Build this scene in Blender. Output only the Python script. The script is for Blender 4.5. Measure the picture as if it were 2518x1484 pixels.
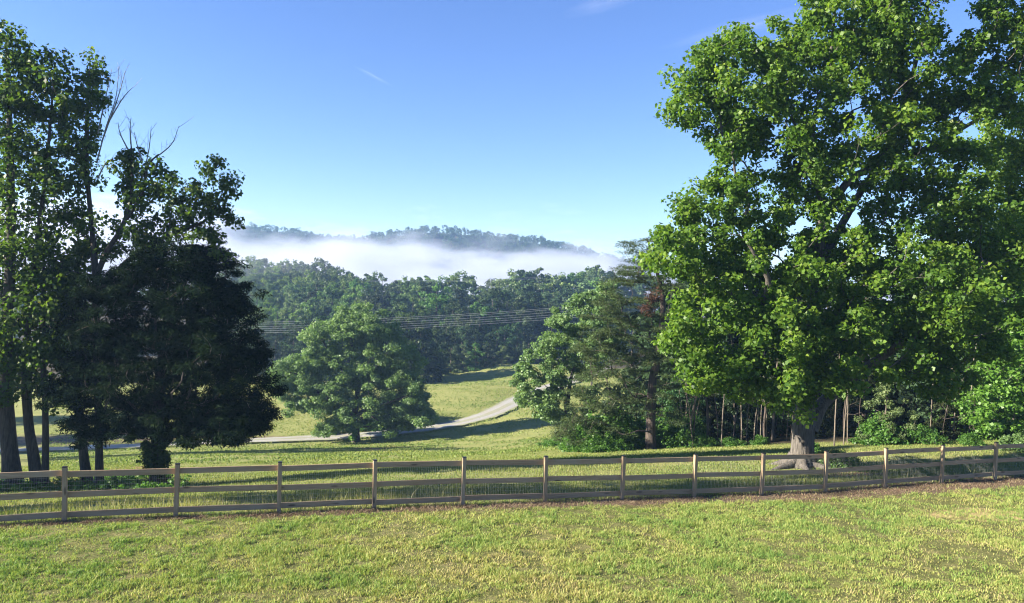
import bpy, math, random
import numpy as np
from mathutils import Vector, Matrix
for o in list(bpy.data.objects): bpy.data.objects.remove(o)
SC = bpy.context.scene
COL = SC.collection
rad = math.radians
# ------------------------------------------------------------------ camera
FPX, CX, CY = 1867.0, 1259.0, 742.0          # pixels of the photograph seen 2518 wide
PITCH, ROLL = rad(1.4), rad(2.0)
_F = np.array([0, math.cos(PITCH), -math.sin(PITCH)])
_U0 = np.array([0, math.sin(PITCH), math.cos(PITCH)]); _R0 = np.array([1., 0, 0])
_U = _U0*math.cos(ROLL) - _R0*math.sin(ROLL); _R = _R0*math.cos(ROLL) + _U0*math.sin(ROLL)
CAM = np.array([0, 0, 6.0])
def P(px, py, Y):
    d = _F + _R*((px-CX)/FPX) - _U*((py-CY)/FPX)
    return CAM + d*(Y/d[1])
cd = bpy.data.cameras.new('camera'); cam = bpy.data.objects.new('camera', cd); COL.objects.link(cam)
cd.sensor_width = 36; cd.lens = 36*FPX/2518; cd.clip_start = 0.1; cd.clip_end = 12000
cam.matrix_world = Matrix(((_R[0], _U[0], -_F[0], CAM[0]), (_R[1], _U[1], -_F[1], CAM[1]), (_R[2], _U[2], -_F[2], CAM[2]), (0, 0, 0, 1)))
SC.camera = cam
# ------------------------------------------------------------------ light
SUN_EL, SUN_AZ = rad(24), rad(-104)             # azimuth measured from +Y towards +X
W = bpy.data.worlds.new('World'); SC.world = W; W.use_nodes = True
nt = W.node_tree; bg = nt.nodes['Background']
sky = nt.nodes.new('ShaderNodeTexSky'); sky.sky_type = 'NISHITA'; sky.sun_disc = False
sky.sun_elevation = SUN_EL; sky.sun_rotation = SUN_AZ
sky.altitude = 0; sky.air_density = 1.0; sky.dust_density = 0.0; sky.ozone_density = 5.0
hs = nt.nodes.new('ShaderNodeHueSaturation'); hs.inputs['Saturation'].default_value = 1.08; hs.inputs['Hue'].default_value = .512; nt.links.new(sky.outputs[0], hs.inputs['Color'])
tn = nt.nodes.new('ShaderNodeMix'); tn.data_type = 'RGBA'; tn.blend_type = 'MULTIPLY'; tn.inputs[0].default_value = 1; tn.inputs[7].default_value = (.97, .94, .98, 1)
nt.links.new(hs.outputs[0], tn.inputs[6]); nt.links.new(tn.outputs[2], bg.inputs[0]); bg.inputs[1].default_value = 0.0485
sl = bpy.data.lights.new('sun', 'SUN'); sun = bpy.data.objects.new('sun', sl); COL.objects.link(sun)
sl.energy = 5.0; sl.angle = rad(0.53); sl.color = (1.0, 0.90, 0.74)
sdir = Vector((math.sin(SUN_AZ)*math.cos(SUN_EL), math.cos(SUN_AZ)*math.cos(SUN_EL), math.sin(SUN_EL)))
sun.rotation_euler = sdir.to_track_quat('Z', 'Y').to_euler(); sun.location = (-60, 20, 60)
vs = SC.view_settings; vs.view_transform = 'Standard'; vs.look = 'None'; vs.gamma = 1; vs.use_curve_mapping = False
vs.exposure = 2.32
SC.cycles.max_bounces = 8; SC.cycles.diffuse_bounces = 3; SC.cycles.glossy_bounces = 1; SC.cycles.transmission_bounces = 4
SC.cycles.volume_bounces = 5; SC.cycles.transparent_max_bounces = 4
SC.cycles.use_denoising = True; SC.cycles.filter_width = 1.1
SC.cycles.volume_step_rate = 0.15
# ------------------------------------------------------------------ helpers
RNG = np.random.default_rng(7)
def tag(o, label=None, cat=None, group=None, kind=None):
    if label: o['label'] = label
    if cat: o['category'] = cat
    if group: o['group'] = group
    if kind: o['kind'] = kind
    return o
def empty(name, loc, label=None, cat=None, group=None):
    o = bpy.data.objects.new(name, None); COL.objects.link(o); o.location = [float(v) for v in loc]
    o.empty_display_size = 0.3
    return tag(o, label, cat, group)
def mesh_obj(name, verts, faces, mat, parent=None, smooth=False, fattr=None, org=None):
    """verts Nx3; faces int array MxK or list of those; parent-relative when org is given"""
    verts = np.asarray(verts, np.float32)
    if org is not None: verts = verts - np.asarray(org, np.float32)
    fl = faces if isinstance(faces, list) else [faces]
    fl = [np.asarray(f, np.int32) for f in fl if len(f)]
    me = bpy.data.meshes.new(name)
    me.vertices.add(len(verts)); me.vertices.foreach_set('co', verts.ravel())
    idx = np.concatenate([f.ravel() for f in fl]); tot = np.concatenate([np.full(len(f), f.shape[1], np.int32) for f in fl])
    me.loops.add(len(idx)); me.loops.foreach_set('vertex_index', idx)
    me.polygons.add(len(tot)); me.polygons.foreach_set('loop_start', np.concatenate([[0], np.cumsum(tot)[:-1]]).astype(np.int32))
    me.polygons.foreach_set('loop_total', tot)
    if smooth: me.polygons.foreach_set('use_smooth', np.ones(len(tot), bool))
    if fattr is not None:
        a = me.attributes.new('v', 'FLOAT', 'FACE'); a.data.foreach_set('value', np.asarray(fattr, np.float32))
    me.update(calc_edges=True)
    for m in (mat if isinstance(mat, list) else [mat]): me.materials.append(m)
    o = bpy.data.objects.new(name, me); COL.objects.link(o)
    if parent is not None: o.parent = parent
    return o
KIDS = {}
def copy_tree(o, parent=None):
    c = o.copy(); COL.objects.link(c); c.parent = parent
    for ch in KIDS.get(o.name, []): copy_tree(ch, c)
    return c
def kids(root, *parts): KIDS[root.name] = list(parts)
def noise2(x, y, s, seed=0, octv=3):
    x = np.asarray(x, float)/s; y = np.asarray(y, float)/s; out = 0; amp = 1; tot = 0
    for k in range(octv):
        xi = np.floor(x).astype(np.int64); yi = np.floor(y).astype(np.int64); fx = x-xi; fy = y-yi
        fx = fx*fx*(3-2*fx); fy = fy*fy*(3-2*fy)
        def h(a, b):
            n = (a*374761393 + b*668265263 + (seed+k)*1442695041) & 0x7fffffff
            n = ((n ^ (n >> 13))*1274126177) & 0x7fffffff
            return ((n ^ (n >> 16)) & 0xffff)/65535.0
        v = (h(xi, yi)*(1-fx)+h(xi+1, yi)*fx)*(1-fy) + (h(xi, yi+1)*(1-fx)+h(xi+1, yi+1)*fx)*fy
        out = out + amp*v; tot += amp; amp *= .5; x = x*2+17.3; y = y*2+5.1
    return out/tot
def nrm(v): return v/np.maximum(np.linalg.norm(v, axis=-1, keepdims=True), 1e-9)
# ------------------------------------------------------------------ materials
def new_mat(name):
    m = bpy.data.materials.new(name); m.use_nodes = True
    n = m.node_tree.nodes; n.remove(n['Principled BSDF'])
    return m, n, m.node_tree.links, n['Material Output']
def mixc(n, l, fac, a, b, blend='MIX'):
    x = n.new('ShaderNodeMix'); x.data_type = 'RGBA'; x.blend_type = blend
    for sock, v in ((x.inputs[0], fac), (x.inputs[6], a), (x.inputs[7], b)):
        if hasattr(v, 'is_output'): l.new(v, sock)
        elif isinstance(v, tuple): sock.default_value = (*v, 1)
        else: sock.default_value = v
    return x.outputs[2]
def maths(n, l, op, a, b=0.0, c=None, clamp=False):
    x = n.new('ShaderNodeMath'); x.operation = op; x.use_clamp = clamp
    for k, v in enumerate((a, b) + ((c,) if c is not None else ())):
        if hasattr(v, 'is_output'): l.new(v, x.inputs[k])
        else: x.inputs[k].default_value = v
    return x.outputs[0]
def ramp(n, l, fac, stops):
    r = n.new('ShaderNodeValToRGB'); l.new(fac, r.inputs[0]); e = r.color_ramp.elements
    while len(e) < len(stops): e.new(0.5)
    for k, (p, c) in enumerate(stops): e[k].position = p; e[k].color = (*c, 1) if isinstance(c, tuple) else (c, c, c, 1)
    return r.outputs[0]
def ntex(n, l, vec, scale, detail=4, rough=0.55):
    t = n.new('ShaderNodeTexNoise'); t.inputs['Scale'].default_value = scale; t.inputs['Detail'].default_value = detail
    t.inputs['Roughness'].default_value = rough
    if vec is not None: l.new(vec, t.inputs['Vector'])
    return t.outputs[0]
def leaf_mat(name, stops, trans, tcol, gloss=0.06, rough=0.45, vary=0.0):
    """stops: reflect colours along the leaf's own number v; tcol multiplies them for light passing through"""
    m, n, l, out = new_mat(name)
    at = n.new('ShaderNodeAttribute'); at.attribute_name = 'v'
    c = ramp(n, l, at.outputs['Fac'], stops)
    if vary:
        oi = n.new('ShaderNodeObjectInfo'); hv = n.new('ShaderNodeHueSaturation'); l.new(c, hv.inputs['Color'])
        l.new(maths(n, l, 'MULTIPLY_ADD', oi.outputs['Random'], vary, 1-vary*.5), hv.inputs['Value'])
        l.new(maths(n, l, 'MULTIPLY_ADD', maths(n, l, 'FRACT', maths(n, l, 'MULTIPLY', oi.outputs['Random'], 7.31)), .045, .475), hv.inputs['Hue'])
        l.new(maths(n, l, 'MULTIPLY_ADD', maths(n, l, 'FRACT', maths(n, l, 'MULTIPLY', oi.outputs['Random'], 13.7)), .35, .75), hv.inputs['Saturation']); c = hv.outputs[0]
    d = n.new('ShaderNodeBsdfDiffuse'); l.new(c, d.inputs[0])
    t = n.new('ShaderNodeBsdfTranslucent'); l.new(mixc(n, l, 1.0, c, tcol, 'MULTIPLY'), t.inputs[0])
    mx = n.new('ShaderNodeMixShader'); mx.inputs[0].default_value = trans; l.new(d.outputs[0], mx.inputs[1]); l.new(t.outputs[0], mx.inputs[2])
    last = mx
    if gloss > 0:
        g = n.new('ShaderNodeBsdfGlossy'); g.inputs['Roughness'].default_value = rough; g.inputs[0].default_value = (.4, .4, .4, 1)
        m2 = n.new('ShaderNodeMixShader'); m2.inputs[0].default_value = gloss
        l.new(mx.outputs[0], m2.inputs[1]); l.new(g.outputs[0], m2.inputs[2]); last = m2
    l.new(last.outputs[0], out.inputs[0])
    return m
def bark_mat(name, c1, c2, scale=6.0, moss=None):
    m, n, l, out = new_mat(name)
    tc = n.new('ShaderNodeTexCoord'); mp = n.new('ShaderNodeMapping'); mp.inputs['Scale'].default_value = (scale*3, scale*3, scale*.45)
    l.new(tc.outputs['Object'], mp.inputs[0])
    f = ntex(n, l, mp.outputs[0], 1.0, 6, .65)
    f2 = ntex(n, l, tc.outputs['Object'], scale*.25, 3)
    c = ramp(n, l, f, [(.33, c1), (.62, c2)])
    if moss: c = mixc(n, l, ramp(n, l, f2, [(.5, 0.0), (.66, .7)]), c, moss)
    p = n.new('ShaderNodeBsdfPrincipled'); l.new(c, p.inputs['Base Color']); p.inputs['Roughness'].default_value = .9
    b = n.new('ShaderNodeBump'); b.inputs['Strength'].default_value = .9; b.inputs['Distance'].default_value = .05; l.new(f, b.inputs['Height'])
    l.new(b.outputs[0], p.inputs['Normal']); l.new(p.outputs[0], out.inputs[0])
    return m
M = {}
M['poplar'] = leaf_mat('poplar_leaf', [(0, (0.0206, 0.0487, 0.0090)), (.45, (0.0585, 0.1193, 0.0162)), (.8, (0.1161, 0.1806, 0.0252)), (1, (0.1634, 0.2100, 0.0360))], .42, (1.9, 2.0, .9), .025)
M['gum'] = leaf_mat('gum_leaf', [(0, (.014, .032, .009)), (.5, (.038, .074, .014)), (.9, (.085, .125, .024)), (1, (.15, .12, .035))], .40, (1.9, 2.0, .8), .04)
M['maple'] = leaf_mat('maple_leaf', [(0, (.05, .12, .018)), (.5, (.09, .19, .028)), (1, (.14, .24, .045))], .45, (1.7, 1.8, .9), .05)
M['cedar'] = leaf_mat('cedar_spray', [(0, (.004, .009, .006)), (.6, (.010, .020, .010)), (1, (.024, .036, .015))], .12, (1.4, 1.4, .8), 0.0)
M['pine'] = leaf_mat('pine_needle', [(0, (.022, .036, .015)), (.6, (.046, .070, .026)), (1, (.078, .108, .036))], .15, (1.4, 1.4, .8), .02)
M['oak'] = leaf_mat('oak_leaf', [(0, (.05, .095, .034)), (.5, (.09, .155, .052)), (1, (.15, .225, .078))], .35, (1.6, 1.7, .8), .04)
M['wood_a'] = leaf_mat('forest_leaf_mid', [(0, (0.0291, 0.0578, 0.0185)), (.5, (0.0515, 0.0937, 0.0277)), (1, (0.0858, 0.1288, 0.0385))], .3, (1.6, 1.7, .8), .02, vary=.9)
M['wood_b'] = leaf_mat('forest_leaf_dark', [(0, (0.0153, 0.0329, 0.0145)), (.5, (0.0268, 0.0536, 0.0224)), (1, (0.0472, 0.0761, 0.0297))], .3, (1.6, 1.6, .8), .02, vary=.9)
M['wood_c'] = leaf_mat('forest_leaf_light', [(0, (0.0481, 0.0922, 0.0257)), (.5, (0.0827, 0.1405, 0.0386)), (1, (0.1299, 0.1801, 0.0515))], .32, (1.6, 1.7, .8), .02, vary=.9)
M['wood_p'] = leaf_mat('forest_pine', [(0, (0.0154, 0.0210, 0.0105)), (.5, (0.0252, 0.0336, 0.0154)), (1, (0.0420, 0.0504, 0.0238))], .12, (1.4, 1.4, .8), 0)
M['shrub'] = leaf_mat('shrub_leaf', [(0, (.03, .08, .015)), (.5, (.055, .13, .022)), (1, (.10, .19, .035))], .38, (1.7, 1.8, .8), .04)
M['bark_gray'] = bark_mat('gray_bark', (.022, .019, .016), (.10, .089, .077), 5)
M['bark_dark'] = bark_mat('dark_bark', (.014, .012, .010), (.058, .048, .040), 5)
M['bark_pine'] = bark_mat('pine_bark', (.018, .014, .012), (.07, .052, .043), 4)
M['bark_pale'] = bark_mat('sapling_bark', (.05, .042, .032), (.16, .13, .10), 8)
M['dead'] = bark_mat('dead_wood', (.13, .12, .11), (.26, .25, .23), 8)
# fence timber: knots, grain, weathering
def timber(name, along):
    m, n, l, out = new_mat(name)
    tc = n.new('ShaderNodeTexCoord'); oi = n.new('ShaderNodeObjectInfo')
    add = n.new('ShaderNodeVectorMath'); add.operation = 'ADD'
    cmb = n.new('ShaderNodeCombineXYZ'); l.new(maths(n, l, 'MULTIPLY', oi.outputs['Random'], 37.0), cmb.inputs[0]); l.new(maths(n, l, 'MULTIPLY', oi.outputs['Random'], 91.0), cmb.inputs[2])
    l.new(tc.outputs['Object'], add.inputs[0]); l.new(cmb.outputs[0], add.inputs[1])
    mp = n.new('ShaderNodeMapping'); mp.inputs['Scale'].default_value = (1.2, 9, 16) if along == 'x' else (14, 14, 1.2); l.new(add.outputs[0], mp.inputs[0])
    g = ntex(n, l, mp.outputs[0], 1.6, 6, .7)
    big = ntex(n, l, add.outputs[0], 1.1, 3)
    v = n.new('ShaderNodeTexVoronoi'); v.inputs['Scale'].default_value = 1.0
    mk = n.new('ShaderNodeMapping'); mk.inputs['Scale'].default_value = (1.3, 5, 5) if along == 'x' else (5, 5, 1.3); l.new(add.outputs[0], mk.inputs[0]); l.new(mk.outputs[0], v.inputs['Vector'])
    c = ramp(n, l, g, [(.25, (.15, .10, .058)), (.5, (.285, .198, .118)), (.75, (.40, .30, .19))])
    c = mixc(n, l, ramp(n, l, big, [(.38, 0.0), (.66, .75)]), c, (.29, .235, .165))
    c = mixc(n, l, ramp(n, l, v.outputs['Distance'], [(.09, .85), (.17, 0.0)]), c, (.05, .032, .022))
    c = mixc(n, l, maths(n, l, 'MULTIPLY', oi.outputs['Random'], .45), c, (.25, .165, .09))
    p = n.new('ShaderNodeBsdfPrincipled'); l.new(c, p.inputs['Base Color']); p.inputs['Roughness'].default_value = .85
    b = n.new('ShaderNodeBump'); b.inputs['Strength'].default_value = .4; b.inputs['Distance'].default_value = .01; l.new(g, b.inputs['Height']); l.new(b.outputs[0], p.inputs['Normal'])
    l.new(p.outputs[0], out.inputs[0]); return m
M['rail'] = timber('rail_timber', 'x'); M['post'] = timber('post_timber', 'z')
def plain(name, c, rough=.7, metal=0.0, var=.25, scale=20):
    m, n, l, out = new_mat(name); tc = n.new('ShaderNodeTexCoord')
    f = ntex(n, l, tc.outputs['Object'], scale, 4)
    cc = mixc(n, l, f, tuple(x*(1-var) for x in c), tuple(x*(1+var) for x in c))
    p = n.new('ShaderNodeBsdfPrincipled'); l.new(cc, p.inputs['Base Color']); p.inputs['Roughness'].default_value = rough; p.inputs['Metallic'].default_value = metal
    l.new(p.outputs[0], out.inputs[0]); return m
M['straw'] = leaf_mat('pine_straw', [(0, (.06, .035, .022)), (.5, (.14, .10, .065)), (1, (.32, .25, .17))], .1, (1, 1, 1), 0)
M['cap'] = plain('post_cap', (.012, .012, .013), .5)
M['wire'] = plain('galvanised_wire', (.30, .31, .31), .5, .3)
M['cable'] = plain('cable', (.42, .44, .46), .4, .5)
M['concrete'] = plain('concrete', (.55, .54, .52), .8)
M['rock'] = plain('pale_rock', (.36, .345, .32), .85, 0, .3, 9)
M['grass'] = leaf_mat('grass_blade', [(0, (.065, .155, .03)), (.4, (.18, .265, .062)), (.7, (.30, .325, .095)), (.88, (.34, .32, .11)), (1, (.38, .32, .16))], .35, (1.25, 1.25, .7), .03, .5)
M['meadow'] = leaf_mat('meadow_blade', [(0, (0.0680, 0.1280, 0.0301)), (.5, (0.1520, 0.2000, 0.0516)), (.8, (0.2560, 0.2560, 0.0946)), (1, (0.3520, 0.3200, 0.1806))], .35, (1.25, 1.25, .7), .02, .5)
# ------------------------------------------------------------------ terrain
FX0, FDX, FY0, FDY = -10.465, 2.32262, 17.931, 0.74767           # fence line, one post every 2.44 m
FTOP = [(152, 1285), (433, 1273), (690, 1263), (925, 1252), (1140, 1243), (1339, 1236), (1527, 1230), (1704, 1223), (1871, 1216), (2025, 1210), (2176, 1198), (2316, 1188), (2448, 1180)]
fz = [P(px, py, FY0+k*FDY)[2] for k, (px, py) in enumerate(FTOP)]
def fence_xy(k): return FX0+k*FDX, FY0+k*FDY
ROADPX = [(-80, 1110, 84), (100, 1106, 84), (225, 1102, 84.5), (400, 1094, 85.5), (650, 1083, 87), (875, 1072, 89), (1060, 1053, 92), (1180, 1027, 98), (1265, 990, 108), (1340, 957, 120), (1420, 930, 133), (1490, 905, 150)]
RIDGE = [(-700, 560), (-300, 535), (0, 548), (300, 545), (450, 543), (560, 546), (620, 549), (680, 555), (740, 566), (800, 579), (850, 583), (880, 580), (920, 575), (1000, 561), (1050, 556), (1100, 557), (1150, 563), (1200, 572), (1260, 577), (1320, 582), (1380, 592), (1420, 602), (1500, 625), (1650, 650), (2000, 690), (2600, 700)]
cp = []
for k in range(13): x, y = fence_xy(k); cp.append((x, y, fz[k]))
cp += [(-10, 13, .18), (0, 13, .22), (10, 13, .18), (20, 13, .1), (-20, 13, .05), (0, 3, .6), (-30, 0, .5), (30, 0, .5), (0, -40, .9), (-60, -40, .8), (60, -40, .8), (-22, 14.2, -.05), (24, 29, -.45), (34, 32.2, -.4), (30, 20, -.1), (-34, 10, .1)]
for q in [(388, 1197, 29), (30, 1203, 28), (212, 1195, 29), (700, 1180, 29), (900, 1150, 40), (900, 1122, 55), (875, 1086, 85), (1975, 1148, 29), (2000, 1100, 38), (1600, 1105, 42), (1400, 1092, 58), (2400, 1096, 36), (1250, 1108, 62), (1250, 1062, 84), (650, 1112, 65), (100, 1140, 55), (-100, 1150, 52), (1150, 960, 116), (1250, 900, 145), (700, 960, 120), (640, 915, 147), (100, 1000, 115), (-100, 960, 145), (100, 940, 150), (950, 935, 135), (1060, 935, 135)] + ROADPX: cp.append(tuple(P(*q)))
cp += [(-180, 170, -12), (-100, 180, -11.5), (-40, 185, -11.5), (20, 185, -12), (80, 190, -12), (140, 190, -12), (0, 240, -14), (60, 240, -13), (130, 240, -12), (-75, 250, -7), (-115, 255, -3), (-170, 250, -2), (-250, 240, -4),
       (30, 62, -4.5), (55, 55, -2), (42, 95, -7), (70, 130, -9), (18, 74, -7.5), (80, 60, -2), (-80, 60, -9), (-60, 30, -3), (-120, 100, -15), (100, 20, 0)]
for x in (-400, -200, -50, 100, 250, 420): cp += [(x, 330, -18), (x, 480, -24), (x, 600, -14)]
for px, py in RIDGE:
    p = P(px, py, 700); cp.append((p[0], 700, p[2]-9)); 
    if px % 200 < 60: cp.append((p[0]*1.25, 880, p[2]-14))
for a in range(0, 360, 30): cp += [(1700*math.cos(rad(a)), 1700*math.sin(rad(a)), -5), (5000*math.cos(rad(a)), 5000*math.sin(rad(a)), -5)]
for a in range(180, 360, 30): cp += [(400*math.cos(rad(a)), 400*math.sin(rad(a)), -4)]
cp = np.array(cp)
def _phi(r2): return np.sqrt(r2 + 49.0)
_A = _phi(((cp[:, None, :2]-cp[None, :, :2])**2).sum(-1))
_A = np.block([[_A + 0*np.eye(len(cp)), np.ones((len(cp), 1))], [np.ones((1, len(cp))), np.zeros((1, 1))]])
_w = np.linalg.lstsq(_A, np.append(cp[:, 2], 0), rcond=1e-12)[0]
def H(x, y):
    x = np.atleast_1d(np.asarray(x, float)); y = np.atleast_1d(np.asarray(y, float)); out = np.empty(x.shape)
    xf, yf, of = x.ravel(), y.ravel(), out.ravel()
    for i in range(0, len(xf), 20000):
        s = slice(i, i+20000)
        of[s] = _phi((xf[s, None]-cp[None, :, 0])**2 + (yf[s, None]-cp[None, :, 1])**2) @ _w[:-1] + _w[-1]
    return of.reshape(x.shape)
def h1(x, y): return float(H(x, y)[0])
def gp(px, Y, dz=0.0):
    """ground point at depth Y in the photo's column px"""
    z = 0.0
    for _ in range(4):
        d = _F + _R*((px-CX)/FPX); x = d[0]*Y
        lo, hi = 300., 1600.
        for _ in range(30):
            mid = (lo+hi)/2; q = P(px, mid, Y)
            if q[2] > h1(q[0], q[1]): lo = mid
            else: hi = mid
        break
    q = P(px, lo, Y); return np.array([q[0], q[1], h1(q[0], q[1])+dz])
# centre line of the gravel drive
rp = np.array([P(*q)[:2] for q in ROADPX])
def spline(pts, n):
    pts = np.asarray(pts, float); k = len(pts); t = np.linspace(0, k-1, n); i = np.clip(t.astype(int), 0, k-2); f = (t-i)[:, None]
    g = lambda j: pts[np.clip(j, 0, k-1)]
    a, b, c, d = g(i-1), g(i), g(i+1), g(i+2)
    return .5*((2*b)+(-a+c)*f+(2*a-5*b+4*c-d)*f**2+(-a+3*b-3*c+d)*f**3)
rs = spline(rp, 420); rr = [2.5]
while rr[-1] < 5000: rr.append(rr[-1]*1.021)
rr = np.array(rr); NA = 420
th = np.linspace(0, 2*np.pi, NA, endpoint=False)
RRm, THm = np.meshgrid(rr, th, indexing='ij')
gx, gy = RRm*np.cos(THm), RRm*np.sin(THm)
gz = H(gx, gy)
bump = (noise2(gx, gy, 9, 3)-.5)*.35*np.clip((RRm-28)/40, 0, 1) + (noise2(gx, gy, 1.6, 5)-.5)*.05*np.clip((40-RRm)/20, 0, 1)
rdist = np.full(gx.shape, 99.0); nearr = (RRm > 60) & (RRm < 175) & (gy > 0)
rdist[nearr] = np.min([np.hypot(gx[nearr]-a, gy[nearr]-b) for a, b in rs[::4]], axis=0)
bed = np.clip((rdist-2.4)/2.5, 0, 1)
gz = gz + bump*np.clip((900-RRm)/300, 0, 1)*bed - .16*(1-bed)
gv = np.stack([gx.ravel(), gy.ravel(), gz.ravel()], 1)
gv = np.vstack([gv, [[0, 0, h1(0, 0)]]])
ii, jj = np.meshgrid(np.arange(len(rr)-1), np.arange(NA), indexing='ij'); j2 = (jj+1) % NA
gf = np.stack([ii*NA+jj, (ii+1)*NA+jj, (ii+1)*NA+j2, ii*NA+j2], -1).reshape(-1, 4)
c0 = len(gv)-1; cf = np.stack([np.full(NA, c0), np.arange(NA), (np.arange(NA)+1) % NA], 1)
# zone per face: 1 = woodland floor
fcx = gv[gf].mean(1)
def woods(x, y):
    """signed amount of woodland floor (leaf litter) at a point"""
    edge_far = 147 - 0.0*x + np.where(x < -20, -2, 0) + (noise2(x, y, 20, 9)-.5)*10
    a = np.clip((y-edge_far)/6, 0, 1)
    er = 40.5 + np.where(x < 10, (10-x)*5.0, 0) - np.clip(x-14, 0, 40)*.30
    b = np.clip((y-er)/2.0, 0, 1)*np.clip((x-6)/3, 0, 1)*np.clip((90-y)/10, 0, 1)
    return np.clip(np.maximum(a, b), 0, 1)
zone = np.concatenate([woods(fcx[:, 0], fcx[:, 1]), np.zeros(NA)])
def ground_mat():
    m, n, l, out = new_mat('ground_cover')
    geo = n.new('ShaderNodeNewGeometry'); pos = geo.outputs['Position']
    sx = n.new('ShaderNodeSeparateXYZ'); l.new(pos, sx.inputs[0]); X, Y = sx.outputs[0], sx.outputs[1]
    at = n.new('ShaderNodeAttribute'); at.attribute_name = 'v'
    # signed distance behind the fence line (positive = far side)
    L = math.hypot(FDX, FDY); nx, ny = -FDY/L, FDX/L
    d = maths(n, l, 'ADD', maths(n, l, 'MULTIPLY', X, nx), maths(n, l, 'MULTIPLY_ADD', Y, ny, -(FX0*nx+FY0*ny)))
    flat = n.new('ShaderNodeVectorMath'); flat.operation = 'MULTIPLY'; flat.inputs[1].default_value = (1, 1, 0); l.new(pos, flat.inputs[0]); v = flat.outputs[0]
    n1 = ntex(n, l, v, .35, 5); n2 = ntex(n, l, v, 2.4, 5, .65); n3 = ntex(n, l, v, 14, 4, .7); n4 = ntex(n, l, v, .06, 3)
    lawn = ramp(n, l, n2, [(.3, (.06, .075, .022)), (.5, (.13, .14, .045)), (.68, (.22, .20, .09)), (.84, (.32, .23, .14))])
    lawn = mixc(n, l, ramp(n, l, n3, [(.35, .55), (.6, 0.0)]), lawn, (.05, .04, .02))
    # mown tracks running across the far field
    mp = n.new('ShaderNodeMapping'); mp.inputs['Scale'].default_value = (.02, .42, 0); mp.inputs['Rotation'].default_value = (0, 0, rad(-12)); l.new(pos, mp.inputs[0])
    tr = ntex(n, l, mp.outputs[0], 1.0, 4, .6)
    mead = ramp(n, l, n2, [(.3, (.125, .15, .042)), (.52, (.195, .205, .065)), (.75, (.26, .245, .09))])
    mead = mixc(n, l, ramp(n, l, n1, [(.36, 0.0), (.62, .7)]), mead, (.155, .185, .055))
    mead = mixc(n, l, ramp(n, l, tr, [(.42, 0.0), (.6, .55)]), mead, (.25, .235, .09))
    mead = mixc(n, l, ramp(n, l, n3, [(.3, .45), (.55, 0.0)]), mead, (.07, .095, .028))
    c = mixc(n, l, maths(n, l, 'MULTIPLY', maths(n, l, 'ADD', d, 0.3), 1.2, clamp=True), lawn, mead)
    # bare pine-straw strip under the fence, wider to the right
    wdt = maths(n, l, 'MULTIPLY_ADD', maths(n, l, 'MULTIPLY_ADD', X, .045, .36, clamp=True), .8, .06)
    dd = maths(n, l, 'ABSOLUTE', maths(n, l, 'ADD', maths(n, l, 'ADD', d, .28), maths(n, l, 'MULTIPLY_ADD', n2, 2.0, -1.0)))
    mul = maths(n, l, 'MULTIPLY_ADD', maths(n, l, 'SUBTRACT', wdt, dd), 3.5, .3, clamp=True)
    straw = ramp(n, l, n3, [(.3, (.05, .034, .025)), (.5, (.12, .088, .062)), (.7, (.22, .17, .12))])
    c = mixc(n, l, mul, c, straw)
    floor = ramp(n, l, n2, [(.3, (.03, .028, .014)), (.6, (.062, .05, .028)), (.8, (.05, .075, .025))])
    c = mixc(n, l, at.outputs['Fac'], c, floor)
    # reddish bare banks: the ditch below the lone oak, the bank beside the drive, under the left trees
    for (bx, by, rx, ry, col) in BANKS:
        ex = maths(n, l, 'DIVIDE', maths(n, l, 'SUBTRACT', X, bx), rx); ey = maths(n, l, 'DIVIDE', maths(n, l, 'SUBTRACT', Y, by), ry)
        e = maths(n, l, 'ADD', maths(n, l, 'MULTIPLY', ex, ex), maths(n, l, 'MULTIPLY', ey, ey))
        k = maths(n, l, 'SUBTRACT', maths(n, l, 'MULTIPLY_ADD', n2, 2.2, .0), maths(n, l, 'MULTIPLY_ADD', e, .7, .35), clamp=True)
        c = mixc(n, l, maths(n, l, 'MULTIPLY', k, 1.5, clamp=True), c, col)
    p = n.new('ShaderNodeBsdfPrincipled'); l.new(c, p.inputs['Base Color']); p.inputs['Roughness'].default_value = 1.0; p.inputs['Specular IOR Level'].default_value = .1
    b = n.new('ShaderNodeBump'); b.inputs['Strength'].default_value = 1.0; b.inputs['Distance'].default_value = .16
    l.new(maths(n, l, 'ADD', maths(n, l, 'MULTIPLY', n2, .6), maths(n, l, 'MULTIPLY', n3, .5)), b.inputs['Height']); l.new(b.outputs[0], p.inputs['Normal'])
    l.new(p.outputs[0], out.inputs[0]); return m
bk = lambda px, py, Y: P(px, py, Y)[:2]
BANKS = [(*bk(915, 1100, 74), 2.6, 7, (.19, .115, .07)), (*bk(470, 1085, 89.5), 16, 1.6, (.13, .085, .06)), (*bk(930, 1063, 92.0), 6, 1.3, (.19, .115, .08)),
         (*bk(260, 1150, 40), 2.2, 7, (.24, .125, .085)), (*bk(215, 1175, 31), 2.0, 2.5, (.24, .125, .085)), (*bk(180, 1075, 91), 22, 4, (.085, .062, .048)), (*bk(1460, 1105, 46), 1.8, 1.5, (.22, .13, .07)),
         (*bk(2450, 1230, 22), 2.6, .8, (.32, .25, .12)), (*bk(2080, 1180, 27.5), 1.5, .5, (.24, .15, .11))]
ground = mesh_obj('ground', gv, [gf, cf], ground_mat(), smooth=True, fattr=zone); ground['kind'] = 'structure'
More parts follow.
